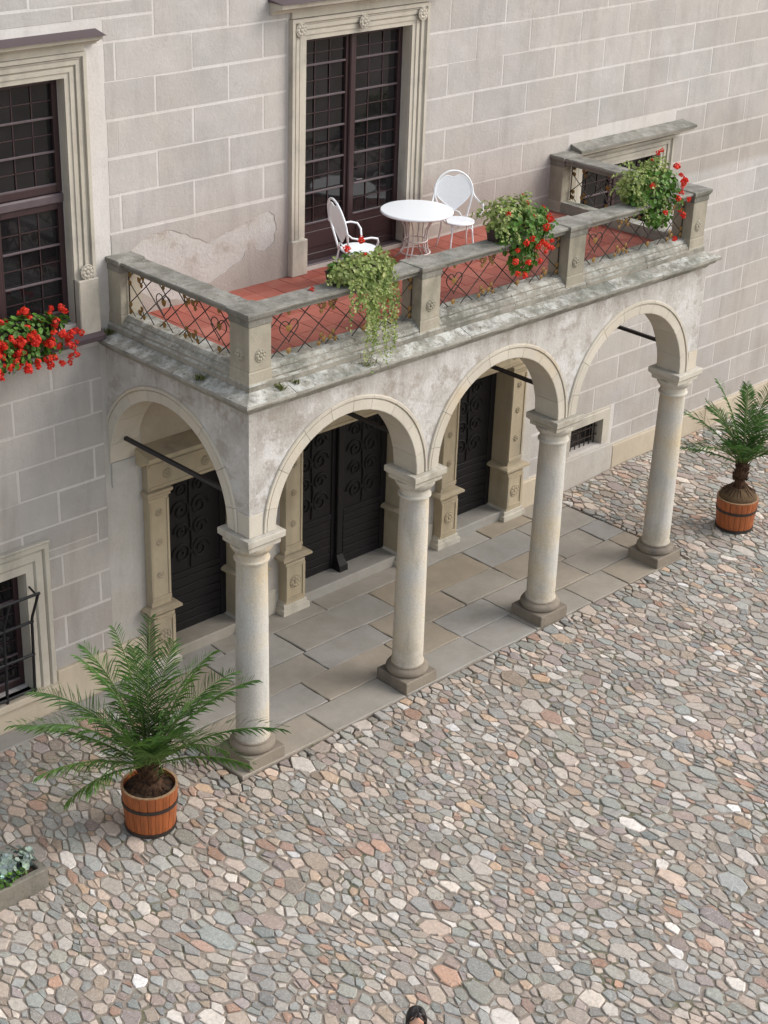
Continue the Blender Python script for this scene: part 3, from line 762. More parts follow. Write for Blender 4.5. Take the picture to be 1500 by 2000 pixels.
# --- carved portals with black doors
def scroll(mb, cx, cz, s, y, flip=1, turns=1.6):
    pts = []
    for i in range(18):
        t = i / 17; a = t * turns * 2 * math.pi; r = s * (1 - t * .85)
        pts.append((cx + flip * r * math.cos(a), y, cz + r * math.sin(a)))
    mb.tube(pts, .014, 5)
def portal(x0, x1, double):
    p = empty('portal', (0, 0, 0), fac); W = .33; yf = -.12
    for sgn, a, b in ((-1, x0 - W, x0 + .004), (1, x1 - .004, x1 + W)):
        MB().box(a, b, yf, .30, .95, 2.62, .006).build('pilaster', M['sand'], p)
        # sunk field with raised edge
        for e0, e1 in ((a + .0, a + .045), (b - .045, b)): MB().box(e0 + .004, e1 - .004, yf - .014, yf + .003, 1.12, 2.58, .004).build('pilaster_fillet', M['sand'], p)
        MB().box(a - .0, b + .0, yf - .02, yf + .003, 1.05, 1.115, .006).build('pilaster_foot', M['sand'], p)
        for z in (1.45, 1.95, 2.4): rosette((a + b) / 2, z, yf, .055, p, 'sand')
        MB().loft([[(a - d, yf - d, z), (b + d, yf - d, z), (b + d, .28, z), (a - d, .28, z)] for d, z in ((.0, 2.62), (.02, 2.64), (.02, 2.67), (.045, 2.70), (.045, 2.735), (.01, 2.74))]).build('capital', M['sand'], p)
        # pedestal
        MB().box(a - .02, b + .02, yf - .05, .29, .12, .85, .006).build('pedestal', M['sand'], p)
        for q in ((a - .015, a + .035, .22, .80), (b - .035, b + .015, .22, .80), (a + .036, b - .036, .75, .80), (a + .036, b - .036, .22, .27)):
            MB().box(q[0], q[1], yf - .065, yf - .048, q[2], q[3], .003).build('pedestal_fillet', M['sand'], p)
        rosette((a + b) / 2, .51, yf - .05, .10, p, 'sand')
        MB().loft([[(a - d, yf - d, z), (b + d, yf - d, z), (b + d, .285, z), (a - d, .285, z)] for d, z in ((.03, .85), (.05, .87), (.09, .90), (.11, .91), (.11, .945), (.06, .97), (.02, .975))]).build('pedestal_cap', M['sand'], p)
        MB().loft([[(a - d, yf - d, z), (b + d, yf - d, z), (b + d, .285, z), (a - d, .285, z)] for d, z in ((.09, -.02), (.09, .09), (.06, .10), (.06, .15), (.03, .18), (.022, .20))]).build('pedestal_foot', M['frame'], p)
    a, b = x0 - W, x1 + W
    MB().box(a, b, yf, .30, 2.742, 3.16, .006).build('lintel', M['sand'], p)
    MB().box(x0 + .006, x1 - .006, .0, .30, 2.70, 2.741).build('lintel_soffit', M['sand'], p)
    MB().box(a + .03, b - .03, yf - .014, yf + .002, 2.76, 2.80, .004).build('lintel_fillet', M['sand'], p)
    MB().box(a + .03, b - .03, yf - .014, yf + .002, 3.09, 3.13, .004).build('lintel_fillet', M['sand'], p)
    k = 5 if double else 3
    for i in range(k): rosette(a + (b - a) * (i + .5) / k, 2.94, yf, .07, p, 'sand')
    MB().loft([[(q, -d, z) for d, z in ((0, 3.162), (.14, 3.162), (.16, 3.20), (.24, 3.25), (.33, 3.27), (.33, 3.32), (.30, 3.33), (0, 3.40))] for q in (a - .12, b + .12)]).build('portal_cornice', M['sand'], p)
    MB().box(x0 + .002, x1 - .002, -.10, .34, -.06, .162, .012).build('door_sill', M['slab'], p)
    # doors
    leaves = [(x0, (x0 + x1) / 2), ((x0 + x1) / 2, x1)] if double else [(x0, x1)]
    for q0, q1 in leaves:
        MB().box(q0 + .005, q1 - .005, .26, .33, .165, 2.72).build('door_leaf', M['doorwood'], p)
        for f0, f1, g0, g1 in ((q0 + .01, q0 + .12, .16, 2.71), (q1 - .12, q1 - .01, .16, 2.71), (q0 + .121, q1 - .121, 2.6, 2.7), (q0 + .121, q1 - .121, 1.02, 1.12)):
            MB().box(f0, f1, .235, .262, g0 + .01, g1, .008).build('door_rail', M['doorwood'], p)
        z = .18
        while z < .98:
            MB().box(q0 + .13, q1 - .13, .24, .262, z + .004, z + .13, .008).build('door_plank', M['doorwood'], p); z += .14
        cx = (q0 + q1) / 2; mb = MB()
        for zz, s in ((1.4, .17), (1.75, .14), (2.08, .17), (2.4, .13)):
            for f in (-1, 1): scroll(mb, cx + f * .16, zz, s, .245, f); 
            mb.lathe([(.04, 0), (.03, .02), (0, .025)], 0, 0, 8, False); 
            st = len(mb.v) - 24; mb.xf(Matrix.Translation((cx, .262, zz)) @ Matrix.Rotation(R(90), 4, 'X'), st)
        mb.tube([(cx, .25, 1.15), (cx + .02, .245, 1.6), (cx - .02, .245, 2.1), (cx, .25, 2.58)], .016, 6)
        mb.build('door_ornament', M['ornament'], p, smooth=True)
    if double:
        c = (x0 + x1) / 2
        MB().box(c - .055, c + .055, .17, .24, .42, 2.72, .012).build('meeting_post', M['doorwood'], p)
        MB().loft([[(c - w_, y0, z), (c + w_, y0, z), (c + w_, .24, z), (c - w_, .24, z)] for w_, y0, z in ((.085, .06, .155), (.085, .07, .26), (.07, .13, .34), (.06, .17, .415))]).build('post_foot', M['doorwood'], p)
portal(*PORT[0], False); portal(*PORT[1], True); portal(*PORT[2], False)

# ================================================================== LOGGIA
AX0, AX1, AY = 0.0, 8.4, -2.62
log = thing('arcaded_balcony', 'stone balcony on four round columns and arches, with mossy parapet and red tiled floor', 'balcony', (0, 0, 0))
SP = 3.30; RI, RO = 1.2, 1.4
cornices = []
# columns
def column(i):
    x, y = AX0 + 2.8 * i, AY; c = empty('column', (0, 0, 0), log); z0 = gz(x, y - .6) - .03
    lab = None
    zt = 0.165
    mb = MB(); h = .30; mb.box(x - h, x + h, y - h, y + h, z0 - .05, zt, .012); mb.build('column_plinth', M['base'], c)
    MB().lathe([(.27, zt), (.285, zt + .01), (.298, zt + .04), (.298, zt + .07), (.28, zt + .10), (.255, zt + .112), (.25, zt + .118), (.25, zt + .14), (.235, zt + .15)], x, y, 40).build('column_base', M['base'], c, smooth=True)
    pr = [(.232, zt + .15), (.225, zt + .17), (.216, zt + .20)]
    for k in range(1, 13):
        t = k / 12; pr.append((.216 - .021 * t ** 1.6, zt + .20 + (2.86 - zt - .20) * t))
    MB().lathe(pr + [(.197, 2.868)], x, y, 40).build('column_shaft', M['shaft'], c, smooth=True)
    MB().lathe([(.20, 2.868), (.222, 2.875), (.225, 2.895), (.215, 2.91), (.20, 2.915), (.20, 2.985), (.215, 2.99), (.22, 3.01), (.235, 3.015), (.265, 3.06), (.272, 3.10), (.272, 3.115)], x, y, 40).build('column_necking', M['shaft'] if i < 1 else M['cap'], c, smooth=True)
    MB().loft([[(x - d, y - d, z), (x + d, y - d, z), (x + d, y + d, z), (x - d, y + d, z)] for d, z in ((.245, 3.105), (.25, 3.12), (.25, 3.16), (.262, 3.17), (.285, 3.195), (.293, 3.20), (.295, 3.27), (.288, 3.284))]).build('abacus', M['cap'], c)
for i in range(4): column(i)

# arches: voussoirs one by one. local 2D frame: (u along the wall, z); out = away from the loggia inside
VP = [(RI, -.215), (RI, .212), (RI + .008, .218), (1.335, .218), (1.340, .203), (1.352, .203), (1.357, .228), (1.388, .228), (1.398, .215), (1.398, -.215)]
def arch(center, P, umax=None, umin=None, angs=None):
    a_ = empty('arch', (0, 0, 0), log)
    angs = angs or [0, 13, 34, 55, 74, 88, 104, 123, 146, 167, 180]
    for a0, a1 in zip(angs, angs[1:]):
        g = 0.12; n = max(2, int((a1 - a0) / 5)); rings = []
        for k in range(n + 1):
            t = R(a0 + g + (a1 - a0 - 2 * g) * k / n)
            ring = []
            for r, o in VP:
                u = center + r * math.cos(t); z = SP - .014 + r * math.sin(t)
                if umax is not None: u = min(u, umax)
                if umin is not None: u = max(u, umin)
                ring.append(P(u, o, z))
            rings.append(ring)
        mb = MB(); mb.loft(rings); mb.build('voussoir', M['arch'], a_)
def spandrel(center, P, lo, hi, thick=.2):
    mb = MB(); n = 36; top = 4.885; R_ = 1.39
    us = [center + R_ * math.cos(math.pi * (1 - k / n)) for k in range(n + 1)]
    zs = [SP - .014 + R_ * math.sin(math.pi * k / n) for k in range(n + 1)]
    us = [lo] + [min(max(u, lo), hi) for u in us] + [hi]; zs = [SP - .014] + zs + [SP - .014]; n += 2
    for o in (-thick, thick):
        v = []
        for u, z in zip(us, zs): v += [P(u, o, z), P(u, o, top)]
        mb.add(v, [(2 * k, 2 * k + 2, 2 * k + 3, 2 * k + 1) for k in range(n)])
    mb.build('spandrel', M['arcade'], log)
PF = lambda u, o, z: (u, AY - o, z)
PL = lambda u, o, z: (AX0 - o, u, z)
PR = lambda u, o, z: (AX1 + o, u, z)
for i in range(3):
    c = 1.4 + 2.8 * i; arch(c, PF); spandrel(c, PF, c - 1.4, c + 1.4)
ymc = AY + 1.4
for P in (PL, PR):
    arch(ymc, P, umax=0.0); spandrel(ymc, P, AY, 0.0)
# corner piers above the capitals (plaster on a stone springer)
for cx in (AX0, AX1):
    sx = -1 if cx == AX0 else 1
    mb = MB(); xa, xb = sorted((cx + sx * .2, cx)); mb.box(xa, xb, AY - .2, AY, SP + .28, 4.885); mb.build('corner_pier', M['arcade'], log)
    xa, xb = sorted((cx + sx * .213, cx)); MB().box(xa, xb, AY - .213, AY, SP - .014, SP + .275, .004).build('springer_block', M['arch'], log)
# responds on the wall
for cx in (AX0, AX1):
    MB().box(cx - .2, cx + .2, -.028, 0, 2.93, SP - .018, .006).build('impost_block', M['smooth'], log)
# segmental vault inside
mb = MB(); n = 14
vs = []
for k in range(n + 1):
    t = k / n; y = -2.42 + 2.42 * t; z = 4.53 + .26 * math.sin(math.pi * t)
    vs += [(AX0 + .2, y, z), (AX1 - .2, y, z)]
mb.add(vs, [(2 * k, 2 * k + 1, 2 * k + 3, 2 * k + 2) for k in range(n)])
mb.build('vault', M['vault'], log)
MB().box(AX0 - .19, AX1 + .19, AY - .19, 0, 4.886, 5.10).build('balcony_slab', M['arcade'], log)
# iron ties
for i in range(4):
    x = 2.8 * i
    MB().box(x - .022, x + .022, -2.45, .0, 3.58, 3.63).build('tie_rod', M['tie'], log, label='black iron tie bar from column to wall')

# U-shaped mouldings in pieces
def worn(p, a): return (p[0] + jit(a), p[1] + jit(a), p[2] + jit(a))
def upiece(side, t0, t1, m0, m1, prof, name, mat, amp=.003, step=.16, parent=None):
    """side F/L/R, t along, m0/m1 mitre flags at the ends"""
    def pt(t, o, z, mt):
        if side == 'F':
            x = t
            if mt == 'l': x = AX0 - o
            if mt == 'r': x = AX1 + o
            return (x, AY - o, z)
        y = t
        if mt: y = AY - o
        return ((AX0 - o) if side == 'L' else (AX1 + o), y, z)
    n = max(1, int(abs(t1 - t0) / step)); rings = []
    for k in range(n + 1):
        t = t0 + (t1 - t0) * k / n; mt = m0 if k == 0 else (m1 if k == n else None)
        rings.append([worn(pt(t, o, z, mt), amp) for o, z in prof])
    MB().loft(rings).build(name, M[mat], parent or log)
def course(prof, name, mat, cutsF, cutsS, amp=.003, g=.003):
    cf = ['l'] + cutsF + ['r']
    for a, b in zip(cf, cf[1:]):
        t0 = AX0 if a == 'l' else a + g; t1 = AX1 if b == 'r' else b - g
        # corner pieces: first slice stays mitred, rest follows
        if a == 'l': t0 = -.36
        if b == 'r': t1 = AX1 + .36
        def fix(side, t0, t1, m0, m1):
            upiece(side, t0, t1, m0, m1, prof, name, mat, amp)
        om = max(o for o, z in prof)
        if a == 'l': fix('F', AX0 + .4, b - g if b != 'r' else AX1, None, None); upiece('F', -om, AX0 + .4, 'l', None, prof, name, mat, amp, step=9)
        elif b == 'r': fix('F', a + g, AX1 - .4, None, None); upiece('F', AX1 - .4, AX1 + om, None, 'r', prof, name, mat, amp, step=9)
        else: fix('F', t0, t1, None, None)
    for side in 'LR':
        cs = [AY] + cutsS + [0.0]
        for k, (a, b) in enumerate(zip(cs, cs[1:])):
            if k == 0:
                upiece(side, AY, AY + .4, 'm', None, prof, name, mat, amp, step=9); upiece(side, AY + .4, b - g, None, None, prof, name, mat, amp)
            else: upiece(side, a + g, b - (g if b < 0 else 0), None, None, prof, name, mat, amp)
CP = [(.12, 4.887), (.205, 4.887), (.215, 4.90), (.225, 4.925), (.255, 4.935), (.285, 4.955), (.30, 4.985), (.31, 5.0), (.345, 5.008), (.352, 5.03), (.345, 5.055), (.10, 5.145), (-.10, 5.15), (-.10, 4.90)]
course(CP, 'cornice_slab', 'cornice', [1.75, 3.35, 4.9, 6.3, 7.35], [-1.35], .004)
BP = [(-.19, 5.13), (.155, 5.13), (.155, 5.19), (.14, 5.205), (.125, 5.21), (.125, 5.235), (.10, 5.27), (.070, 5.285), (.070, 5.305), (.03, 5.345), (-.19, 5.355)]
course(BP, 'parapet_base', 'sidebase', [1.6, 3.05, 4.4, 5.85, 7.2], [-1.2], .004)
RP = [(-.17, 5.945), (.065, 5.945), (.065, 5.99), (.08, 5.995), (.09, 6.003), (.118, 6.01), (.128, 6.02), (.128, 6.04), (.12, 6.052), (-.20, 6.056), (-.21, 6.04), (-.21, 6.01), (-.17, 6.0)]
course(RP, 'handrail_stone', 'rail', [1.55, 2.72, 4.2, 5.5, 7.0], [-1.4, -.35], .003)
# piers with caps and rosettes
def pier(x0, x1, y0, y1, rf=True, rl=False):
    p = empty('pier', (0, 0, 0), log)
    MB().box(x0, x1, y0, y1, 5.36, 5.925, .006).build('pier_shaft', M['pier'], p)
    MB().loft([[(x0 - d, y0 - d, z), (x1 + d, y0 - d, z), (x1 + d, y1 + d, z), (x0 - d, y1 + d, z)] for d, z in ((.012, 5.14), (.014, 5.20), (.004, 5.22), (.004, 5.34), (-.003, 5.36))]).build('pier_foot', M['pier'], p)
    MB().loft([[(x0 - d, y0 - d, z), (x1 + d, y0 - d, z), (x1 + d, y1 + d, z), (x0 - d, y1 + d, z)] for d, z in ((.003, 5.90), (.008, 5.91), (.008, 5.975), (.018, 5.985), (.022, 6.0), (.034, 6.008), (.038, 6.05), (.03, 6.064))]).build('pier_cap', M['rail'], p)
    if rf: rosette((x0 + x1) / 2, 5.54, y0, .075, p, 'pier')
    if rl: rosette((y0 + y1) / 2, 5.54, x0, .075, p, 'pier', axis='x')
PX = [(-.135, .20), (2.635, 2.975), (5.44, 5.79), (8.20, 8.535)]
for k, (a, b) in enumerate(PX): pier(a, b, -2.75, -2.40, True, k == 0)
pier(-.12, .20, -.26, -.0, False, False); pier(8.20, 8.52, -.26, -.0, False, False)
# terracotta floor
fl = MB().box(.19, 8.21, -2.43, 0, 5.101, 5.186).build('floor_bed', M['soil'], log)
ts = .305; x = .20
while x < 8.15:
    y = -2.42
    while y < -.05:
        x1 = min(x + ts, 8.2); y1 = min(y + ts, -.005); z = 5.20 + jit(.0015); c = .003
        MB().add([(x + c, y + c, 5.187), (x1 - c, y + c, 5.187), (x1 - c, y1 - c, 5.187), (x + c, y1 - c, 5.187), (x + 2 * c, y + 2 * c, z), (x1 - 2 * c, y + 2 * c, z), (x1 - 2 * c, y1 - 2 * c, z), (x + 2 * c, y1 - 2 * c, z)],
                 [(4, 5, 6, 7), (0, 1, 5, 4), (1, 2, 6, 5), (2, 3, 7, 6), (3, 0, 4, 7)]).build('floor_tile', M['tile'], log)
        y += ts
    x += ts

# iron grilles between the piers
def heart_pts(cx, cz, s):
    pts = []
    for i in range(26):
        t = -math.pi + 2 * math.pi * (i + .0) / 26
        pts.append((cx + s * 0.95 * math.sin(t) ** 3 * 1.0, cz + s * (13 * math.cos(t) - 5 * math.cos(2 * t) - 2 * math.cos(3 * t) - math.cos(4 * t)) / 16))
    return pts
def disc(mb, u, z, r, P, out=.012, n=7):
    vs = [P(u, out + .01, z)] + [P(u + r * math.cos(6.283 * i / n) * (1 if i % 2 else .8), out, z + r * math.sin(6.283 * i / n) * (1 if i % 2 else .8)) for i in range(n)]
    mb.add(vs, [(0, 1 + i, 1 + (i + 1) % n) for i in range(n)])
    vs2 = [P(u, out - .014, z)] + [P(u + r * math.cos(6.283 * i / n) * (1 if i % 2 else .8), out - .004, z + r * math.sin(6.283 * i / n) * (1 if i % 2 else .8)) for i in range(n)]
    mb.add(vs2, [(0, 1 + i, 1 + (i + 1) % n) for i in range(n)])
def grille(u0, u1, P, nh=2, z0=5.362, z1=5.940):
    g = empty('iron_grille', (0, 0, 0), log); r = .0068; H = z1 - z0; W = u1 - u0
    B = lambda pts, name='iron_bar', rr=r: MB().tube([P(u, o, z) for u, o, z in pts], rr, 6).build(name, M['iron'], g)
    for a, b in (((u0 + .012, z0), (u0 + .012, z1)), ((u1 - .012, z0), (u1 - .012, z1))): B([(a[0], 0, a[1]), (b[0], 0, b[1])], rr=.010)
    sp = W / 9
    k = -5
    while u0 + k * sp < u1:
        for sgn in (1, -1):
            ua = u0 + (k + .5) * sp; ub = ua + H * 1.15
            if sgn < 0: ua, ub = ub, ua
            za, zb = z0, z1
            # clip to the panel
            def cl(ua, za, ub, zb):
                pts = []
                for (p, q, pz, qz) in ((ua, ub, za, zb),):
                    t0, t1 = 0, 1; d = q - p
                    ta, tb = sorted(((u0 - p) / d, (u1 - p) / d)); t0, t1 = max(t0, ta), min(t1, tb)
                    if t1 - t0 > .05: return (p + d * t0, pz + (qz - pz) * t0), (p + d * t1, pz + (qz - pz) * t1)
                return None
            c = cl(ua, za, ub, zb)
            if c: B([(c[0][0], .004 * sgn, c[0][1]), (c[1][0], .004 * sgn, c[1][1])])
        k += 1.62
    gold = MB()
    for h in range(nh):
        cx = u0 + W * (h + .5) / nh - W * .09 * (1 if nh > 1 else 0); cz = z0 + H * .56
        hp = heart_pts(cx, cz, .152)
        MB().tube([P(u, .012, z) for u, z in hp], r, 6, True).build('iron_heart', M['iron'], g)
        disc(gold, cx, cz + .02, .055, P); disc(gold, cx, z0 + .06, .045, P); disc(gold, cx - .0, z1 - .045, .035, P)
        for sx in (-1, 1):
            # curls at the sides
            for zz, s in ((z0 + .07, 1), (z1 - .07, -1)):
                c0 = cx + sx * W / nh * .42
                pts = [(c0 + sx * .05 * math.cos(a) * (1 - a / 9), .01, zz + s * .05 * math.sin(a) * (1 - a / 9)) for a in [i * .5 for i in range(12)]]
                B(pts, 'iron_scroll', .006)
                disc(gold, c0 + sx * .045, zz + s * .01, .044, P); disc(gold, c0 - sx * .035, zz - s * .03, .038, P); disc(gold, c0, zz + s * .07, .036, P)
    for zz in (z0 + .05, z0 + .14, z1 - .16, z1 - .06):
        disc(gold, u0 + .045, zz, .04, P); disc(gold, u1 - .045, zz, .04, P)
    gold.build('gilded_leaves', M['gold'], g)
GF = lambda u, o, z: (u, AY + .03 - o, z)
grille(.205, 2.63, GF); grille(2.98, 5.435, GF); grille(5.795, 8.195, GF)
grille(-2.395, -.27, lambda u, o, z: (-.0 - o, u, z)); grille(-2.395, -.27, lambda u, o, z: (8.40 + o, u, z))

# ================================================================== PLANTS
TINT = [1, 1, 1]
def leafcol():
    q = random.uniform(.55, 1.1); c_ = _lc(q); return (c_[0] * TINT[0], c_[1] * TINT[1], c_[2] * TINT[2], 1)
def _lc(q): return (q, q * random.uniform(.92, 1.05), q * random.uniform(.8, 1.05), 1)
def leaf(mb, p, r, nrm, n=6):
    nrm = nrm.normalized(); a = nrm.orthogonal().normalized(); b = nrm.cross(a); ph = random.uniform(0, 6.28)
    mb.cur = leafcol()
    vs = [p - nrm * r * .18] + [p + (a * math.cos(ph + 6.283 * i / n) + b * math.sin(ph + 6.283 * i / n)) * r * (1 if i else .75) for i in range(n)]
    mb.add(vs, [(0, 1 + i, 1 + (i + 1) % n) for i in range(n)])
def blob(mb, c, rad, cnt, r, droop=.3):
    for _ in range(cnt):
        d = Vector((random.gauss(0, 1), random.gauss(0, 1), random.gauss(0, 1))).normalized()
        k = random.uniform(.45, 1.05) ** .6
        p = Vector((c[0] + d.x * rad[0] * k, c[1] + d.y * rad[1] * k, c[2] + d.z * rad[2] * k))
        nrm = d + Vector((jit(.6), jit(.6), .5 + jit(.4)))
        leaf(mb, p, r * random.uniform(.6, 1.2), nrm)
def vine(mb, p, L, r, vec):
    pts = [Vector(p)]; v = Vector(vec); n = int(L / .03)
    for i in range(n):
        v = (v + Vector((jit(.25), jit(.25), -.25))).normalized(); pts.append(pts[-1] + v * .03)
        for _ in range(2): leaf(mb, pts[-1] + Vector((jit(.025), jit(.025), jit(.02))), r * random.uniform(.5, 1.1) * (1 - .4 * i / n), Vector((jit(.7) - .5, jit(.7) - .6, .5)))
    return pts
def make_head(seed, mat, r=.042, cnt=30):
    random.seed(seed); mb = MB()
    for _ in range(cnt):
        d = Vector((random.gauss(0, 1), random.gauss(0, 1), random.gauss(0, 1) + .3)).normalized()
        q_ = random.uniform(.7, 1.05); mb.cur = (q_, q_ * random.uniform(.8, 1.6), q_ * random.uniform(.8, 1.6), 1); p = d * r * random.uniform(.6, 1.1)
        nrm = (d + Vector((jit(.5), jit(.5), jit(.5)))).normalized(); a = nrm.orthogonal().normalized(); b = nrm.cross(a); q = r * .42
        mb.add([p + a * q, p + b * q, p - a * q, p - b * q], [(0, 1, 2, 3)])
    return mb.mesh('flower_head', mat, col=True)
HEADS = [make_head(50 + i, M['petal'], .039 + .009 * (i % 2)) for i in range(4)]
HW = make_head(60, M['petalw'], .03); HP = make_head(61, M['petalp'], .032)
def flower(parent, p, base, meshes=HEADS, s=1.0):
    h = obj('flower_head', random.choice(meshes), parent, p, (jit(3), jit(3), jit(3))); k = s * random.uniform(.7, 1.15); h.scale = (k, k, k)
def flowerbox(x, y, z, L, label, rz=0):
    t = thing('flower_box', label, 'flower box', (x, y, z), rz, 'brown flower boxes of geraniums')
    mb = MB(); W = .09; hh = .155
    outer = [[(-L / 2 - d, -W - d, q), (L / 2 + d, -W - d, q), (L / 2 + d, W + d, q), (-L / 2 - d, W + d, q)] for d, q in ((-.015, 0), (0, .14), (.008, .142), (.008, hh), (-.006, hh), (-.01, .13))]
    mb.loft(outer).build('box_body', M['plastic'], t)
    for k in range(5):
        u = -L / 2 + L * (k + .5) / 5; MB().box(u - .035, u + .035, -W - .004, -W + .01, .03, .12, .004).build('box_rib', M['plastic'], t)
    MB().box(-L / 2 + .012, L / 2 - .012, -W + .012, W - .012, .12, .137).build('potting_soil', M['soil'], t)
    return t

def sprigs(mb, c, n_, r, L=(.12, .3)):
    for i in range(n_):
        a = random.uniform(0, 6.28); e = random.uniform(-.3, 1.1)
        d = Vector((math.cos(a) * math.cos(e), math.sin(a) * math.cos(e), math.sin(e)))
        vine(mb, (c[0] + d.x * c[3] * .8, c[1] + d.y * c[4] * .8, c[2] + d.z * c[5] * .8), random.uniform(*L), r, (d.x, d.y, d.z + .5))
# box 1: trailing variegated ivy, few flowers
random.seed(21)
flowerbox(1.62, -2.54, 6.06, .66, 'brown plastic box on the parapet nearest the corner, planted with trailing ivy')
iv = thing('trailing_plant', 'pale variegated ivy spilling far down over the parapet from the left flower box', 'plant', (1.66, -2.56, 6.12), 0, 'plants in the parapet boxes')
mb = MB(); L0 = Vector((1.62, -2.54, 6.18))
blob(mb, (.04, -.08, .07), (.48, .24, .20), 1000, .027)
for i in range(26): vine(mb, (.02 + jit(.30), -.12, .08), random.uniform(.3, .6), .024, (jit(.2), -.9, .3))
sprigs(mb, (.04, -.08, .07, .48, .24, .2), 30, .026, (.1, .2))
for i in range(14): vine(mb, (.08 + jit(.34), -.16, .02), random.uniform(.4, .8), .023, (jit(.2), -.9, .1))
for i in range(20): vine(mb, (.12 + jit(.22), -.12, .06), random.uniform(.8, 1.35), .021, (.1 + jit(.1), -.9, .3))
for i in range(4): vine(mb, (.33, -.02, .08), random.uniform(.25, .4), .024, (.9, jit(.4), .3))
mb.build('variegated_foliage', M['ivy'], iv, col=True, kind='stuff')
mb = MB(); blob(mb, (-.27, .04, .08), (.12, .12, .11), 70, .038); blob(mb, (.38, .05, .05), (.14, .12, .1), 50, .036); blob(mb, (.05, .08, .18), (.22, .08, .08), 40, .034)
mb.tube([(-.28, -.02, .05), (-.27, -.1, -.0), (-.27, -.12, -.1)], .005, 5)
mb.build('geranium_foliage', M['geranium'], iv, col=True, kind='stuff')
for p in ((-.08, .05, .33), (.20, .1, .37), (.16, -.02, .21), (-.66, .02, -.05), (.40, -.20, -.36)): flower(iv, p, None)
# box 2
random.seed(22)
flowerbox(4.42, -2.54, 6.06, .66, 'brown plastic box on the parapet left of the middle pier, full of bushy geraniums')
g2 = thing('trailing_plant', 'bushy plant with many scarlet flowers in the middle parapet box', 'plant', (4.42, -2.54, 6.18), 0, 'plants in the parapet boxes')
mb = MB(); blob(mb, (.0, .0, .17), (.42, .23, .27), 760, .028)
for i in range(8): vine(mb, (-.1 + jit(.2), -.1, .15), random.uniform(.2, .45), .022, (jit(.3), -.9, .4))
sprigs(mb, (0, 0, .15, .42, .23, .27), 26, .026)
mb.build('variegated_foliage', M['ivy'], g2, col=True, kind='stuff')
mb = MB(); blob(mb, (.14, -.12, -.02), (.48, .25, .36), 640, .038); blob(mb, (.12, -.18, -.36), (.28, .12, .24), 220, .036); blob(mb, (.42, -.05, .05), (.16, .14, .14), 70, .034)
sprigs(mb, (.14, -.12, -.05, .48, .25, .36), 24, .034, (.1, .24))
mb.build('geranium_foliage', M['geranium'], g2, col=True, kind='stuff')
for p in ((-.22, -.28, -.16), (-.10, -.30, -.08), (.03, -.30, -.05), (-.28, -.30, -.30), (-.05, -.32, -.34), (.12, -.32, -.16), (.20, -.32, -.12), (.30, -.30, -.18), (.36, -.30, -.22), (.26, -.33, -.26), (-.22, -.3, -.47), (-.08, -.3, -.52), (.28, -.3, .06), (.46, -.22, .12), (.50, -.1, .22), (.12, -.22, .2), (.56, -.2, -.2), (.5, -.25, -.28), (.2, -.3, -.38), (-.2, -.1, .26), (.6, -.1, .05), (.34, .12, .36), (.5, .2, .2)):
    flower(g2, (p[0], p[1] * 1.28 - .02 if p[1] < -.15 else p[1] - .04, p[2]), None)
# box 3
random.seed(23)
flowerbox(7.28, -2.54, 6.06, .66, 'brown plastic box on the parapet near the right corner, mostly hidden by leaves')
g3 = thing('trailing_plant', 'leafy plant with scarlet flowers in the rightmost parapet box', 'plant', (7.28, -2.54, 6.18), 0, 'plants in the parapet boxes')
mb = MB(); blob(mb, (-.22, .0, .12), (.34, .22, .26), 560, .027); blob(mb, (.2, .02, .28), (.28, .18, .18), 300, .027)
for i in range(6): vine(mb, (-.1 + jit(.3), -.1, .1), random.uniform(.2, .6), .022, (jit(.3), -.9, .3))
sprigs(mb, (-.1, 0, .15, .42, .23, .27), 26, .026)
mb.build('variegated_foliage', M['ivy'], g3, col=True, kind='stuff')
mb = MB(); blob(mb, (.08, -.08, .03), (.52, .24, .32), 620, .038); blob(mb, (.12, -.18, -.30), (.30, .12, .22), 200, .036)
sprigs(mb, (.1, -.1, -.05, .5, .24, .34), 24, .034, (.1, .24))
mb.build('geranium_foliage', M['geranium'], g3, col=True, kind='stuff')
for p in ((-.2, -.2, .18), (-.02, -.3, -.2), (.28, -.28, -.06), (.34, -.28, .02), (.38, -.26, .08), (.42, -.25, .14), (.36, -.3, .2), (.3, -.3, -.22), (.4, -.3, -.3), (.42, -.3, -.34), (.56, -.05, .3), (.3, .1, .5), (.38, .1, .52), (.2, .12, .4), (.62, -.1, .18), (.5, -.3, -.1), (.22, -.32, -.62)):
    flower(g3, (p[0], p[1] * 1.28 - .02 if p[1] < -.15 else p[1] - .04, p[2]), None)
# box on the left window sill
random.seed(24)
b4 = flowerbox(-1.72, -.10, 5.30, 1.5, 'long brown flower box on the sill of the tall window at the left edge')
g4 = thing('geranium_plant', 'mass of bright red geraniums on the sill of the left window', 'plant', (-1.95, -.16, 5.32), 0)
mb = MB(); blob(mb, (.1, -.02, .14), (1.0, .2, .2), 900, .036); blob(mb, (.1, -.16, -.08), (.95, .16, .2), 500, .034)
mb.build('geranium_foliage', M['geranium'], g4, col=True, kind='stuff')
for i in range(110):
    u = random.uniform(-.85, 1.05); w_ = random.random()
    if w_ < .22: p = (u, -.02 + jit(.16), .30 + jit(.08) - max(0, u - .4) * .12)
    else: p = (u, -.27 + jit(.07), random.uniform(-.32, .2))
    flower(g4, p, None, s=1.1)
for p in ((1.12, -.15, .02), (1.2, -.15, -.02), (1.1, -.2, -.1), (1.02, -.1, .28), (.95, -.1, .35)): flower(g4, p, None)

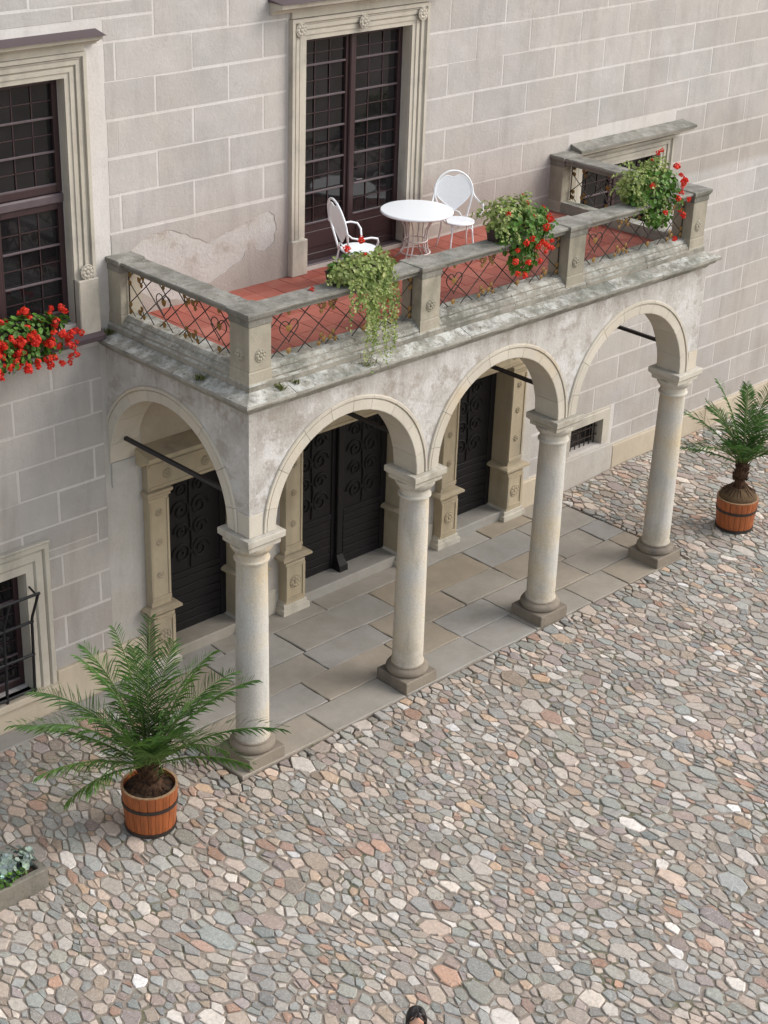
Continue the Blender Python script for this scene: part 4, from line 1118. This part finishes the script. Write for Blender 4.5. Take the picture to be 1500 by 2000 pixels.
# palms
def frond(origin, az, el, L, sag, mb_r, mb_l, width=.20, tw=0):
    p = Vector(origin); pts = [p.copy()]; n = 16; e = el
    for i in range(n):
        t = i / n; e = el - sag * (t ** 1.5) ; d = Vector((math.cos(az) * math.cos(e), math.sin(az) * math.cos(e), math.sin(e)))
        p = p + d * (L / n); pts.append(p.copy())
    mb_r.tube(pts, [.014 * (1 - .8 * i / n) + .002 for i in range(n + 1)], 5)
    side = Vector((-math.sin(az), math.cos(az), 0))
    m_ = 42
    for i in range(m_):
        t = .16 + .84 * i / (m_ - 1); k = min(n - 1, int(t * n)); q = pts[k].lerp(pts[k + 1], t * n - k) if t < 1 else pts[-1]
        tan = (pts[min(n, k + 1)] - pts[k]).normalized(); upv = side.cross(tan) * -1
        if upv.z < 0: upv = -upv
        ll = width * (math.sin(math.pi * min(1, (t - .05) ** .75)) * .85 + .28) * random.uniform(.85, 1.1)
        for s in (-1, 1):
            if random.random() < .05: continue
            d = (side * s * .8 + tan * (.5 + .5 * t + jit(.22)) + upv * (.36 + jit(.22))).normalized(); d += Vector((0, 0, -.05))
            wv = (tan * .6 + upv * .4).normalized() * .012
            mid = q + d * ll * .5; tip = q + d * ll + Vector((jit(.01), jit(.01), -.035 * ll / .2 - jit(.015)))
            mb_l.cur = leafcol()
            mb_l.add([q - wv * .6, q + wv * .6, mid + wv, tip, mid - wv], [(0, 1, 2, 4), (4, 2, 3)])
def tub(x, y, z, r0, r1, h, label):
    t = thing('wooden_tub', label, 'plant tub', (x, y, z), 0, 'orange wooden tubs'); n = 22
    for k in range(n):
        a0 = 2 * math.pi * k / n + .008; a1 = 2 * math.pi * (k + 1) / n - .008; rings = []
        for zz in (0.0, .02, h - .01, h):
            rr = r0 + (r1 - r0) * zz / h; dd = .004 if zz in (0.0, h) else 0
            rings.append([((rr - dd) * math.cos(a0), (rr - dd) * math.sin(a0), zz), ((rr + .003 - dd) * math.cos((a0 + a1) / 2), (rr + .003 - dd) * math.sin((a0 + a1) / 2), zz), ((rr - dd) * math.cos(a1), (rr - dd) * math.sin(a1), zz), ((rr - .03) * math.cos(a1), (rr - .03) * math.sin(a1), zz), ((rr - .03) * math.cos(a0), (rr - .03) * math.sin(a0), zz)])
        MB().loft(rings).build('stave', M['tub'], t)
    rr = r0 + (r1 - r0) * .62
    MB().lathe([(rr - .004, h * .60), (rr + .012, h * .60), (rr + .014, h * .68), (rr - .002, h * .68)], 0, 0, 44, False).build('hoop', M['iron'], t, smooth=True)
    MB().lathe([(r0 - .004, .008), (r0 + .014, .008), (r0 + .019, .055), (r0 + .004, .0555)], 0, 0, 44, False).build('hoop', M['iron'], t, smooth=True)
    MB().lathe([(r1 - .031, h - .01), (r1 - .031, h + .004), (r1 - .001, h + .004), (r1 - .001, h - .01)], 0, 0, 44, False).build('rim', M['tubrim'], t, smooth=True)
    MB().lathe([(0.0, .02), (r0 - .035, .02), (r1 - .036, h - .06), (r1 * .6, h - .045), (.0, h - .03)], 0, 0, 30, False).build('potting_soil', M['soil'], t, smooth=True)
    return t
random.seed(31)
z = gz(-1.84, -2.9) + .02
tub(-1.84, -2.90, z, .30, .345, .60, 'orange wooden tub with black hoop holding the low palm near the left column')
pl = thing('palm', 'low wide palm with arching dark green fronds in the tub left of the arcade', 'palm', (-1.84, -2.90, z + .56), 0, 'potted palms')
mb = MB()
mb.lathe([(.20, 0), (.17, .05), (.12, .12), (.13, .2), (.12, .3), (.07, .38)], 0, 0, 14)
for k in range(70):
    a = random.uniform(0, 6.28); zz = random.uniform(.05, .32); r = .12
    mb.tube([(r * math.cos(a), r * math.sin(a), zz), ((r + .06) * math.cos(a), (r + .06) * math.sin(a), zz + .07)], [.014, .004], 4)
for k in range(40):
    a = random.uniform(0, 6.28); mb.tube([(.1 * math.cos(a), .1 * math.sin(a), .1), (.2 * math.cos(a), .2 * math.sin(a), .03), (.29 * math.cos(a), .29 * math.sin(a), .0)], .006, 4)
mb.build('palm_trunk', M['trunk'], pl)
def az_img(a):    # image-angle style: 0 = to camera right, 90 = away from the camera
    v = Vector((RT.x, RT.y)).normalized() * math.cos(R(a)) + Vector((F.x, F.y)).normalized() * math.sin(R(a)); return math.atan2(v.y, v.x)
FR = [(0, 32, 1.68, 48), (-12, 22, 1.25, 42), (20, 50, 1.6, 50), (45, 45, 1.5, 55), (30, 66, 1.55, 40), (75, 60, 1.5, 50), (95, 78, 1.75, 30), (110, 55, 1.5, 60),
      (140, 62, 1.6, 50), (160, 40, 1.65, 60), (178, 27, 1.62, 40), (190, 45, 1.5, 65), (205, 22, 1.35, 45), (222, 14, 1.15, 50), (240, 35, 1.2, 70), (262, 60, 1.1, 60),
      (285, 50, 1.1, 70), (310, 60, 1.2, 60), (335, 45, 1.3, 60), (130, 78, 1.7, 35), (170, 72, 1.6, 45), (-20, 66, 1.5, 55), (215, 65, 1.35, 60), (10, 74, 1.6, 40)]
for a, e, L, s in FR:
    TINT[:] = random.choice([(1, 1, 1), (1.25, 1.1, .95), (.85, .9, .9), (1.1, 1.05, 1)]) if e > 20 else (1.35, 1.12, .8)
    mr, ml = MB(), MB(); frond((0.04 * math.cos(az_img(a)), .04 * math.sin(az_img(a)), .3), az_img(a + jit(5)), R(e + 6), L * 1.02, R(s), mr, ml, .37)
    fo = mr.build('frond', M['rachis'], pl); ml.build('leaflets', M['palm'], fo, col=True)
TINT[:] = (1, 1, 1)
random.seed(32)
z = gz(10.3, -2.83) + .02
tub(10.3, -2.83, z, .30, .345, .56, 'orange wooden tub with black hoop holding the taller palm beyond the right column')
pl = thing('palm', 'taller slender palm with bulging root mass in the tub at the right edge', 'palm', (10.3, -2.83, z + .5), 0, 'potted palms')
MB().lathe([(.31, 0), (.31, .09), (.28, .15), (.2, .20), (.12, .24)], 0, 0, 24).build('root_mass', M['rootmass'], pl, smooth=True)
mb = MB(); mb.lathe([(.13, .22), (.09, .30), (.085, .38), (.12, .44), (.12, .5), (.10, .56), (.12, .62), (.06, .68)], 0, 0, 14)
for k in range(60):
    a = random.uniform(0, 6.28); zz = random.uniform(.35, .7); mb.tube([(.1 * math.cos(a), .1 * math.sin(a), zz), (.14 * math.cos(a), .14 * math.sin(a), zz + .07)], [.014, .004], 4)
for k in range(30):
    a = random.uniform(0, 6.28); mb.tube([(.1 * math.cos(a), .1 * math.sin(a), .3), (.18 * math.cos(a), .18 * math.sin(a), .22), (.28 * math.cos(a), .28 * math.sin(a), .15)], .006, 4)
mb.build('palm_trunk', M['trunk'], pl)
for a, e, L, s in [(168, 48, 1.45, 42), (150, 72, 1.5, 28), (95, 80, 1.35, 25), (48, 72, 1.45, 28), (20, 52, 1.4, 45), (-5, 35, 1.2, 50), (195, 40, 1.1, 60), (230, 55, .9, 60), (270, 60, .8, 60), (320, 50, .95, 60), (120, 50, 1.2, 50), (60, 45, 1.2, 55), (178, 66, 1.3, 35), (85, 60, 1.4, 40), (5, 62, 1.3, 45), (182, 20, 1.25, 30)]:
    mr, ml = MB(), MB(); frond((0, 0, .62), az_img(a + jit(4)), R(e + 4), L * 1.0, R(s), mr, ml, .32)
    fo = mr.build('frond', M['rachis'], pl); ml.build('leaflets', M['palm'], fo, col=True)

# stone trough, bottom left
tr = thing('stone_trough', 'long low stone trough at the bottom left edge, planted with silvery foliage', 'planter', (0, 0, 0))
X0, X1, Y0, Y1 = -5.6, -3.40, -3.06, -2.62; zb = gz(-4, -3) - .02; zt = zb + .30
for q in ((X0, X1, Y0, Y0 + .085), (X0, X1, Y1 - .085, Y1), (X0, X0 + .085, Y0 + .086, Y1 - .086), (X1 - .085, X1, Y0 + .086, Y1 - .086)):
    MB().box(*q, zb, zt, .012).build('trough_side', M['trough'], tr)
MB().box(X0 + .086, X1 - .086, Y0 + .086, Y1 - .086, zb, zt - .05).build('potting_soil', M['soil'], tr)
random.seed(41)
sv = thing('silver_plants', 'silvery dusty foliage with small white and pink flowers growing in the stone trough', 'plant', (-3.9, -2.84, zt), 0)
mb = MB(); blob(mb, (.12, .05, .08), (.36, .2, .16), 420, .036); blob(mb, (-.9, .05, .1), (.6, .2, .16), 500, .036)
mb.build('silver_foliage', M['silver'], sv, col=True, kind='stuff')
mb = MB(); blob(mb, (-.1, -.1, .04), (.4, .12, .1), 260, .024); blob(mb, (-1.0, -.1, .04), (.5, .12, .1), 260, .024)
mb.build('green_foliage', M['geranium'], sv, col=True, kind='stuff')
for p in ((-.22, -.12, .14), (-.3, -.05, .15), (-.05, -.14, .12), (-.5, 0, .2)): flower(sv, p, None, [HW])
for p in ((-.12, .12, .28), (-.55, .1, .25)): flower(sv, p, None, [HP], .8)

# weeds on the cornice
def weed(p, r, cnt, label, mat='weed', ln=.08, grp=None):
    t = thing('weed', label, 'weed', p, 0, grp); mb = MB()
    for _ in range(cnt):
        a = random.uniform(0, 6.28); l = ln * random.uniform(.5, 1.2); b = Vector((jit(r), jit(r), 0)); mb.cur = leafcol()
        d = Vector((math.cos(a) * .7, math.sin(a) * .7, random.uniform(.4, 1.2))).normalized(); s = d.cross(Vector((0, 0, 1))).normalized() * .007
        mb.add([b - s * .5, b + s * .5, b + d * l * .6 + s, b + d * l, b + d * l * .6 - s], [(0, 1, 2, 4), (4, 2, 3)])
    mb.build('weed_leaves', M[mat], t, col=True, kind='stuff')
weed((.26, -2.84, 5.09), .05, 70, 'green weed tuft growing on the cornice at the foot of the near corner pier')
weed((.50, -2.83, 5.09), .035, 40, 'smaller green tuft on the cornice just right of the near corner pier')
weed((-.26, -2.0, 5.08), .05, 50, 'low moss tuft on the left side of the cornice, behind the corner')
weed((1.62, -2.88, 5.08), .10, 60, 'straggly weed at the cornice edge under the hanging ivy', ln=.07)
weed((8.58, -2.55, 5.14), .05, 60, 'dry pale grass tuft on the right corner of the cornice', 'dry', .2)
weed((-.22, -.12, 5.10), .05, 60, 'brownish weed where the cornice meets the left wall', 'weed', .08)

# ================================================================== FURNITURE
FZ = 5.20
def table(x, y):
    t = thing('garden_table', 'round white metal table in front of the French door', 'table', (x, y, FZ), R(20))
    MB().lathe([(.0, .685), (.49, .69), (.505, .695), (.515, .705), (.515, .72), (.505, .73), (.49, .73), (.0, .732)], 0, 0, 56, False).build('table_top', M['white'], t, smooth=True)
    for k in range(4):
        a = k * math.pi / 2; c, s = math.cos(a), math.sin(a)
        prof = [(.30, .69), (.24, .62), (.17, .48), (.15, .34), (.17, .2), (.22, .09), (.30, .01)]
        for dd in (-.035, .035):
            MB().tube([(c * r - s * dd, s * r + c * dd, z) for r, z in prof], .011, 7).build('leg', M['whitedull'], t, smooth='all')
    for r, z in ((.165, .30), (.21, .13)):
        MB().tube([(r * math.cos(i * .2618), r * math.sin(i * .2618), z) for i in range(24)], .010, 7, True).build('leg_ring', M['whitedull'], t, smooth='all')
table(4.70, -.58)
def heart_outline():
    pts = []
    for i in range(48):
        t = 2 * math.pi * i / 48; r = 1.0
        x = .268 * math.sin(t); z = .81 + .245 * math.cos(t)
        if math.cos(t) > 0: z -= .05 * math.exp(-(x / .07) ** 2)
        if math.cos(t) < 0: x *= 1 - .66 * (-math.cos(t)) ** 1.6; z = .81 + .25 * math.cos(t)
        pts.append((x, z))
    return pts
def back_y(z): return .20 + (z - .45) * .22
def chair(x, y, rz, label):
    t = thing('garden_chair', label, 'chair', (x, y, FZ), rz, 'white garden chairs on the balcony')
    MB().lathe([(0, .435), (.20, .435), (.222, .44), (.228, .452), (.22, .465), (.18, .470), (0, .466)], 0, 0, 36, False).build('seat', M['white'], t, smooth=True)
    hoop = []
    for i in range(33):
        a = math.pi * (-.5 + 2 * i / 32) if False else None
    for i in range(37):
        t_ = -1 + 2 * i / 36     # -1..1 round the hoop
        a = t_ * math.pi * .80
        w_ = .29 * math.sin(a) if abs(a) < math.pi / 2 else math.copysign(.29 - .12 * ((abs(a) - math.pi / 2) / (math.pi * .30)) ** 1.2, a)
        z = .80 + .295 * math.cos(a) if abs(a) < math.pi / 2 else .80 - .39 * ((abs(a) - math.pi / 2) / (math.pi * .30))
        hoop.append((w_, back_y(z), z))
    MB().tube(hoop, .0135, 8).build('back_hoop', M['white'], t, smooth='all')
    ho = heart_outline(); mb = MB()
    mb.tube([(u, back_y(z), z) for u, z in ho], .008, 6, True)
    sp = .024
    for sgn in (1, -1):
        for k in range(-26, 27):
            c = k * sp * 1.414; run = None; step = .006
            s_ = -.5
            while s_ < .5:
                u = s_ + c / 2; z = .81 + sgn * (s_ - c / 2); ins = inpoly((u, z), ho)
                if ins and run is None: run = (u, z)
                if not ins and run is not None:
                    e = (u, z); hw = .0098
                    n1, n2 = hw * .707, -sgn * hw * .707
                    o = .001 * sgn
                    mb.add([(run[0] + n1, back_y(run[1]) + o, run[1] + n2), (run[0] - n1, back_y(run[1]) + o, run[1] - n2), (e[0] - n1, back_y(e[1]) + o, e[1] - n2), (e[0] + n1, back_y(e[1]) + o, e[1] + n2)], [(0, 1, 2, 3)])
                    run = None
                s_ += step
    mb.build('heart_back', M['white'], t)
    for s in (-1, 1):
        MB().tube([(s * .289, back_y(.80), .80), (s * .31, .27, .74), (s * .335, .22, .70), (s * .345, .13, .68), (s * .34, -.02, .69), (s * .33, -.10, .67), (s * .29, -.13, .61), (s * .235, -.12, .52), (s * .215, -.10, .455)], .0125, 8).build('armrest', M['white'], t, smooth='all')
        MB().tube([(s * .205, .17, .44), (s * .20, .20, .30), (s * .21, .24, .15), (s * .235, .28, .005)], .012, 7).build('leg', M['white'], t, smooth='all')
        MB().tube([(s * .15, -.14, .44), (s * .155, -.165, .30), (s * .17, -.18, .15), (s * .19, -.215, .005)], .012, 7).build('leg', M['white'], t, smooth='all')
        MB().tube([(s * .165, -.17, .28), (s * .14, -.16, .38), (s * .05, -.15, .42)], .007, 6).build('brace', M['white'], t, smooth='all')
    MB().tube([(-.12, .205, .45), (-.08, .23, .52), (0, .24, .545), (.08, .23, .52), (.12, .205, .45)], .010, 7).build('back_arch', M['white'], t, smooth='all')
    return t
chair(5.46, -.68, R(-27), 'white metal armchair with heart-shaped back, right of the round table')
c_ = chair(3.34, -.86, R(68), 'white metal armchair seen from the side, left of the round table'); c_.scale = (1.12, 1.12, 1.10)

# ================================================================== PERSON (only the head enters the frame)
def skinmesh(name, verts, edges, radii, mat, parent, sub=2):
    me = bpy.data.meshes.new(name); me.from_pydata(verts, edges, []); o = obj(name, me, parent); me.materials.append(mat)
    md = o.modifiers.new('Skin', 'SKIN')
    for i, r in enumerate(radii): me.skin_vertices[0].data[i].radius = (r, r) if not isinstance(r, tuple) else r
    me.skin_vertices[0].data[0].use_root = True
    s = o.modifiers.new('Sub', 'SUBSURF'); s.levels = sub; s.render_levels = sub; md.use_smooth_shade = True
    return o
def person(x, y, rz):
    t = thing('person', 'dark-haired person in the courtyard, head just entering the bottom edge', 'person', (x, y, gz(x, y) + .02), rz)
    # local: facing -y
    v = [(0, 0, .92), (0, .01, 1.08), (0, .01, 1.24), (0, .02, 1.36), (0, .0, 1.44), (0, -.01, 1.50)]
    e = [(0, 1), (1, 2), (2, 3), (3, 4), (4, 5)]; r = [(.15, .105), (.125, .09), (.14, .10), (.13, .085), .055, .05]
    for s in (-1, 1):
        b = len(v); v += [(s * .16, .02, 1.36), (s * .19, .03, 1.12), (s * .20, -.02, .90), (s * .20, -.035, .84)]
        e += [(3, b), (b, b + 1), (b + 1, b + 2), (b + 2, b + 3)]; r += [.055, .042, .03, .026]
        b = len(v); v += [(s * .09, 0, .84), (s * .10, -.01, .48), (s * .105, .02, .10), (s * .11, -.10, .03)]
        e += [(0, b), (b, b + 1), (b + 1, b + 2), (b + 2, b + 3)]; r += [.09, .06, .042, .035]
    body = skinmesh('body', v, e, r, M['skin'], t)
    for s in (-1, 1):
        hx = s * .20
        skinmesh('hand', [(hx, -.03, .87), (hx, -.04, .80), (hx, -.045, .775)], [(0, 1), (1, 2)], [(.02, .028), (.018, .038), (.015, .034)], M['skin'], body)
        for k, ln in enumerate((.068, .078, .073, .058)):
            yy = -.075 + k * .021
            skinmesh('finger', [(hx, yy, .785), (hx - s * .004, yy, .785 - ln * .5), (hx - s * .014, yy, .785 - ln * .85), (hx - s * .024, yy, .785 - ln * 1.05)], [(0, 1), (1, 2), (2, 3)], [.0095, .009, .0085, .007], M['skin'], body, 1)
        skinmesh('thumb', [(hx, -.06, .83), (hx - s * .008, -.092, .80), (hx - s * .012, -.10, .77)], [(0, 1), (1, 2)], [.011, .010, .008], M['skin'], body, 1)
    v = [(0, 0, .90), (0, .01, 1.08), (0, .01, 1.24), (0, .02, 1.36), (0, .0, 1.42)]; e = [(0, 1), (1, 2), (2, 3), (3, 4)]; r = [(.165, .12), (.14, .105), (.155, .115), (.145, .10), .07]
    for s in (-1, 1):
        b = len(v); v += [(s * .165, .02, 1.36), (s * .185, .03, 1.16)]; e += [(3, b), (b, b + 1)]; r += [.068, .06]
    skinmesh('shirt', v, e, r, M['shirt'], t)
    v = [(0, 0, .93), (0, 0, .86)]; e = [(0, 1)]; r = [(.16, .115), (.16, .12)]
    for s in (-1, 1):
        b = len(v); v += [(s * .09, 0, .78), (s * .10, -.01, .48), (s * .105, .02, .12)]; e += [(1, b), (b, b + 1), (b + 1, b + 2)]; r += [.10, .075, .06]
        skinmesh('shoe', [(s * .105, .05, .045), (s * .11, -.05, .04), (s * .115, -.15, .03)], [(0, 1), (1, 2)], [.042, .045, .035], M['shoe'], t, 1)
    skinmesh('trousers', v, e, r, M['jeans'], t)
    # head: shaped ellipsoid
    def ell(name, c, rad, mat, parent, fn=None, n=28, m_=20):
        mb = MB(); vs = []
        for i in range(m_ + 1):
            th = math.pi * i / m_
            for j in range(n):
                ph = 2 * math.pi * j / n; d = Vector((math.sin(th) * math.cos(ph), math.sin(th) * math.sin(ph), math.cos(th)))
                p = Vector((c[0] + d.x * rad[0], c[1] + d.y * rad[1], c[2] + d.z * rad[2]))
                if fn: p = fn(p, d)
                vs.append(p)
        fs = [(i * n + j, i * n + (j + 1) % n, (i + 1) * n + (j + 1) % n, (i + 1) * n + j) for i in range(m_) for j in range(n)]
        mb.add(vs, fs); return mb.build(name, mat, parent, smooth='all')
    def hf(p, d):
        if d.z < -.2: p.x *= 1 - .28 * (-d.z - .2); p.y -= .012 * (-d.z)
        q = math.exp(-((d.x) / .16) ** 2 - ((d.z + .15) / .22) ** 2)
        if d.y < 0: p.y -= .022 * q
        for s in (-1, 1):
            if d.y < 0: p.y += .008 * math.exp(-((d.x - s * .38) / .16) ** 2 - ((d.z - .08) / .12) ** 2)
        return p
    hd = ell('head', (0, -.01, 1.575), (.078, .098, .115), M['skin'], body, hf)
    for s in (-1, 1):
        ell('ear', (s * .08, .005, 1.57), (.010, .02, .03), M['skin'], body, None, 10, 8)
        ell('eye', (s * .030, -.094, 1.585), (.012, .008, .008), M['eye'], body, None, 10, 8)
    ell('mouth', (0, -.103, 1.515), (.022, .007, .006), M['lip'], body, None, 10, 8)
    def hairf(p, d):
        front = max(0, -d.y)
        # hair line: pull back over the face
        if d.y < -.35 and d.z < .62 + .2 * abs(d.x): p.y = max(p.y, -.045)
        p += d * .006 * noise.noise(Vector((p.x * 60, p.y * 30, p.z * 8))); return p
    ell('hair', (0, .008, 1.60), (.102, .118, .118), M['hair'], t, hairf, 48, 32)
    mb = MB()
    random.seed(77)
    for i in range(260):
        a = random.uniform(R(-25), R(205)); c, s = math.cos(a), math.sin(a)
        pts = [(c * .03 + jit(.01), s * .03 + jit(.02), 1.716), (c * .08, s * .095, 1.675), (c * .10, s * .12, 1.60), (c * .10, s * .125, 1.50), (c * .095 + jit(.01), s * .13 + jit(.01), 1.40), (c * .09, s * .13, 1.32 + jit(.03))]
        mb.tube(pts, [.005, .007, .008, .008, .007, .003], 4)
    for i in range(40):
        s = random.choice((-1, 1)); mb.tube([(jit(.01), -.05 + jit(.03), 1.715), (s * .04, -.10 + jit(.01), 1.69), (s * .085, -.085, 1.63), (s * .098, -.04, 1.55)], [.005, .006, .007, .005], 4)
    mb.build('hair_strands', M['hair'], t, smooth='all')
person(-2.93, -8.50, math.atan2(.714, .70) - math.pi / 2 + R(3))
for o in COL.objects:
    if o.name == 'person': o.scale = (.94, .94, .94)
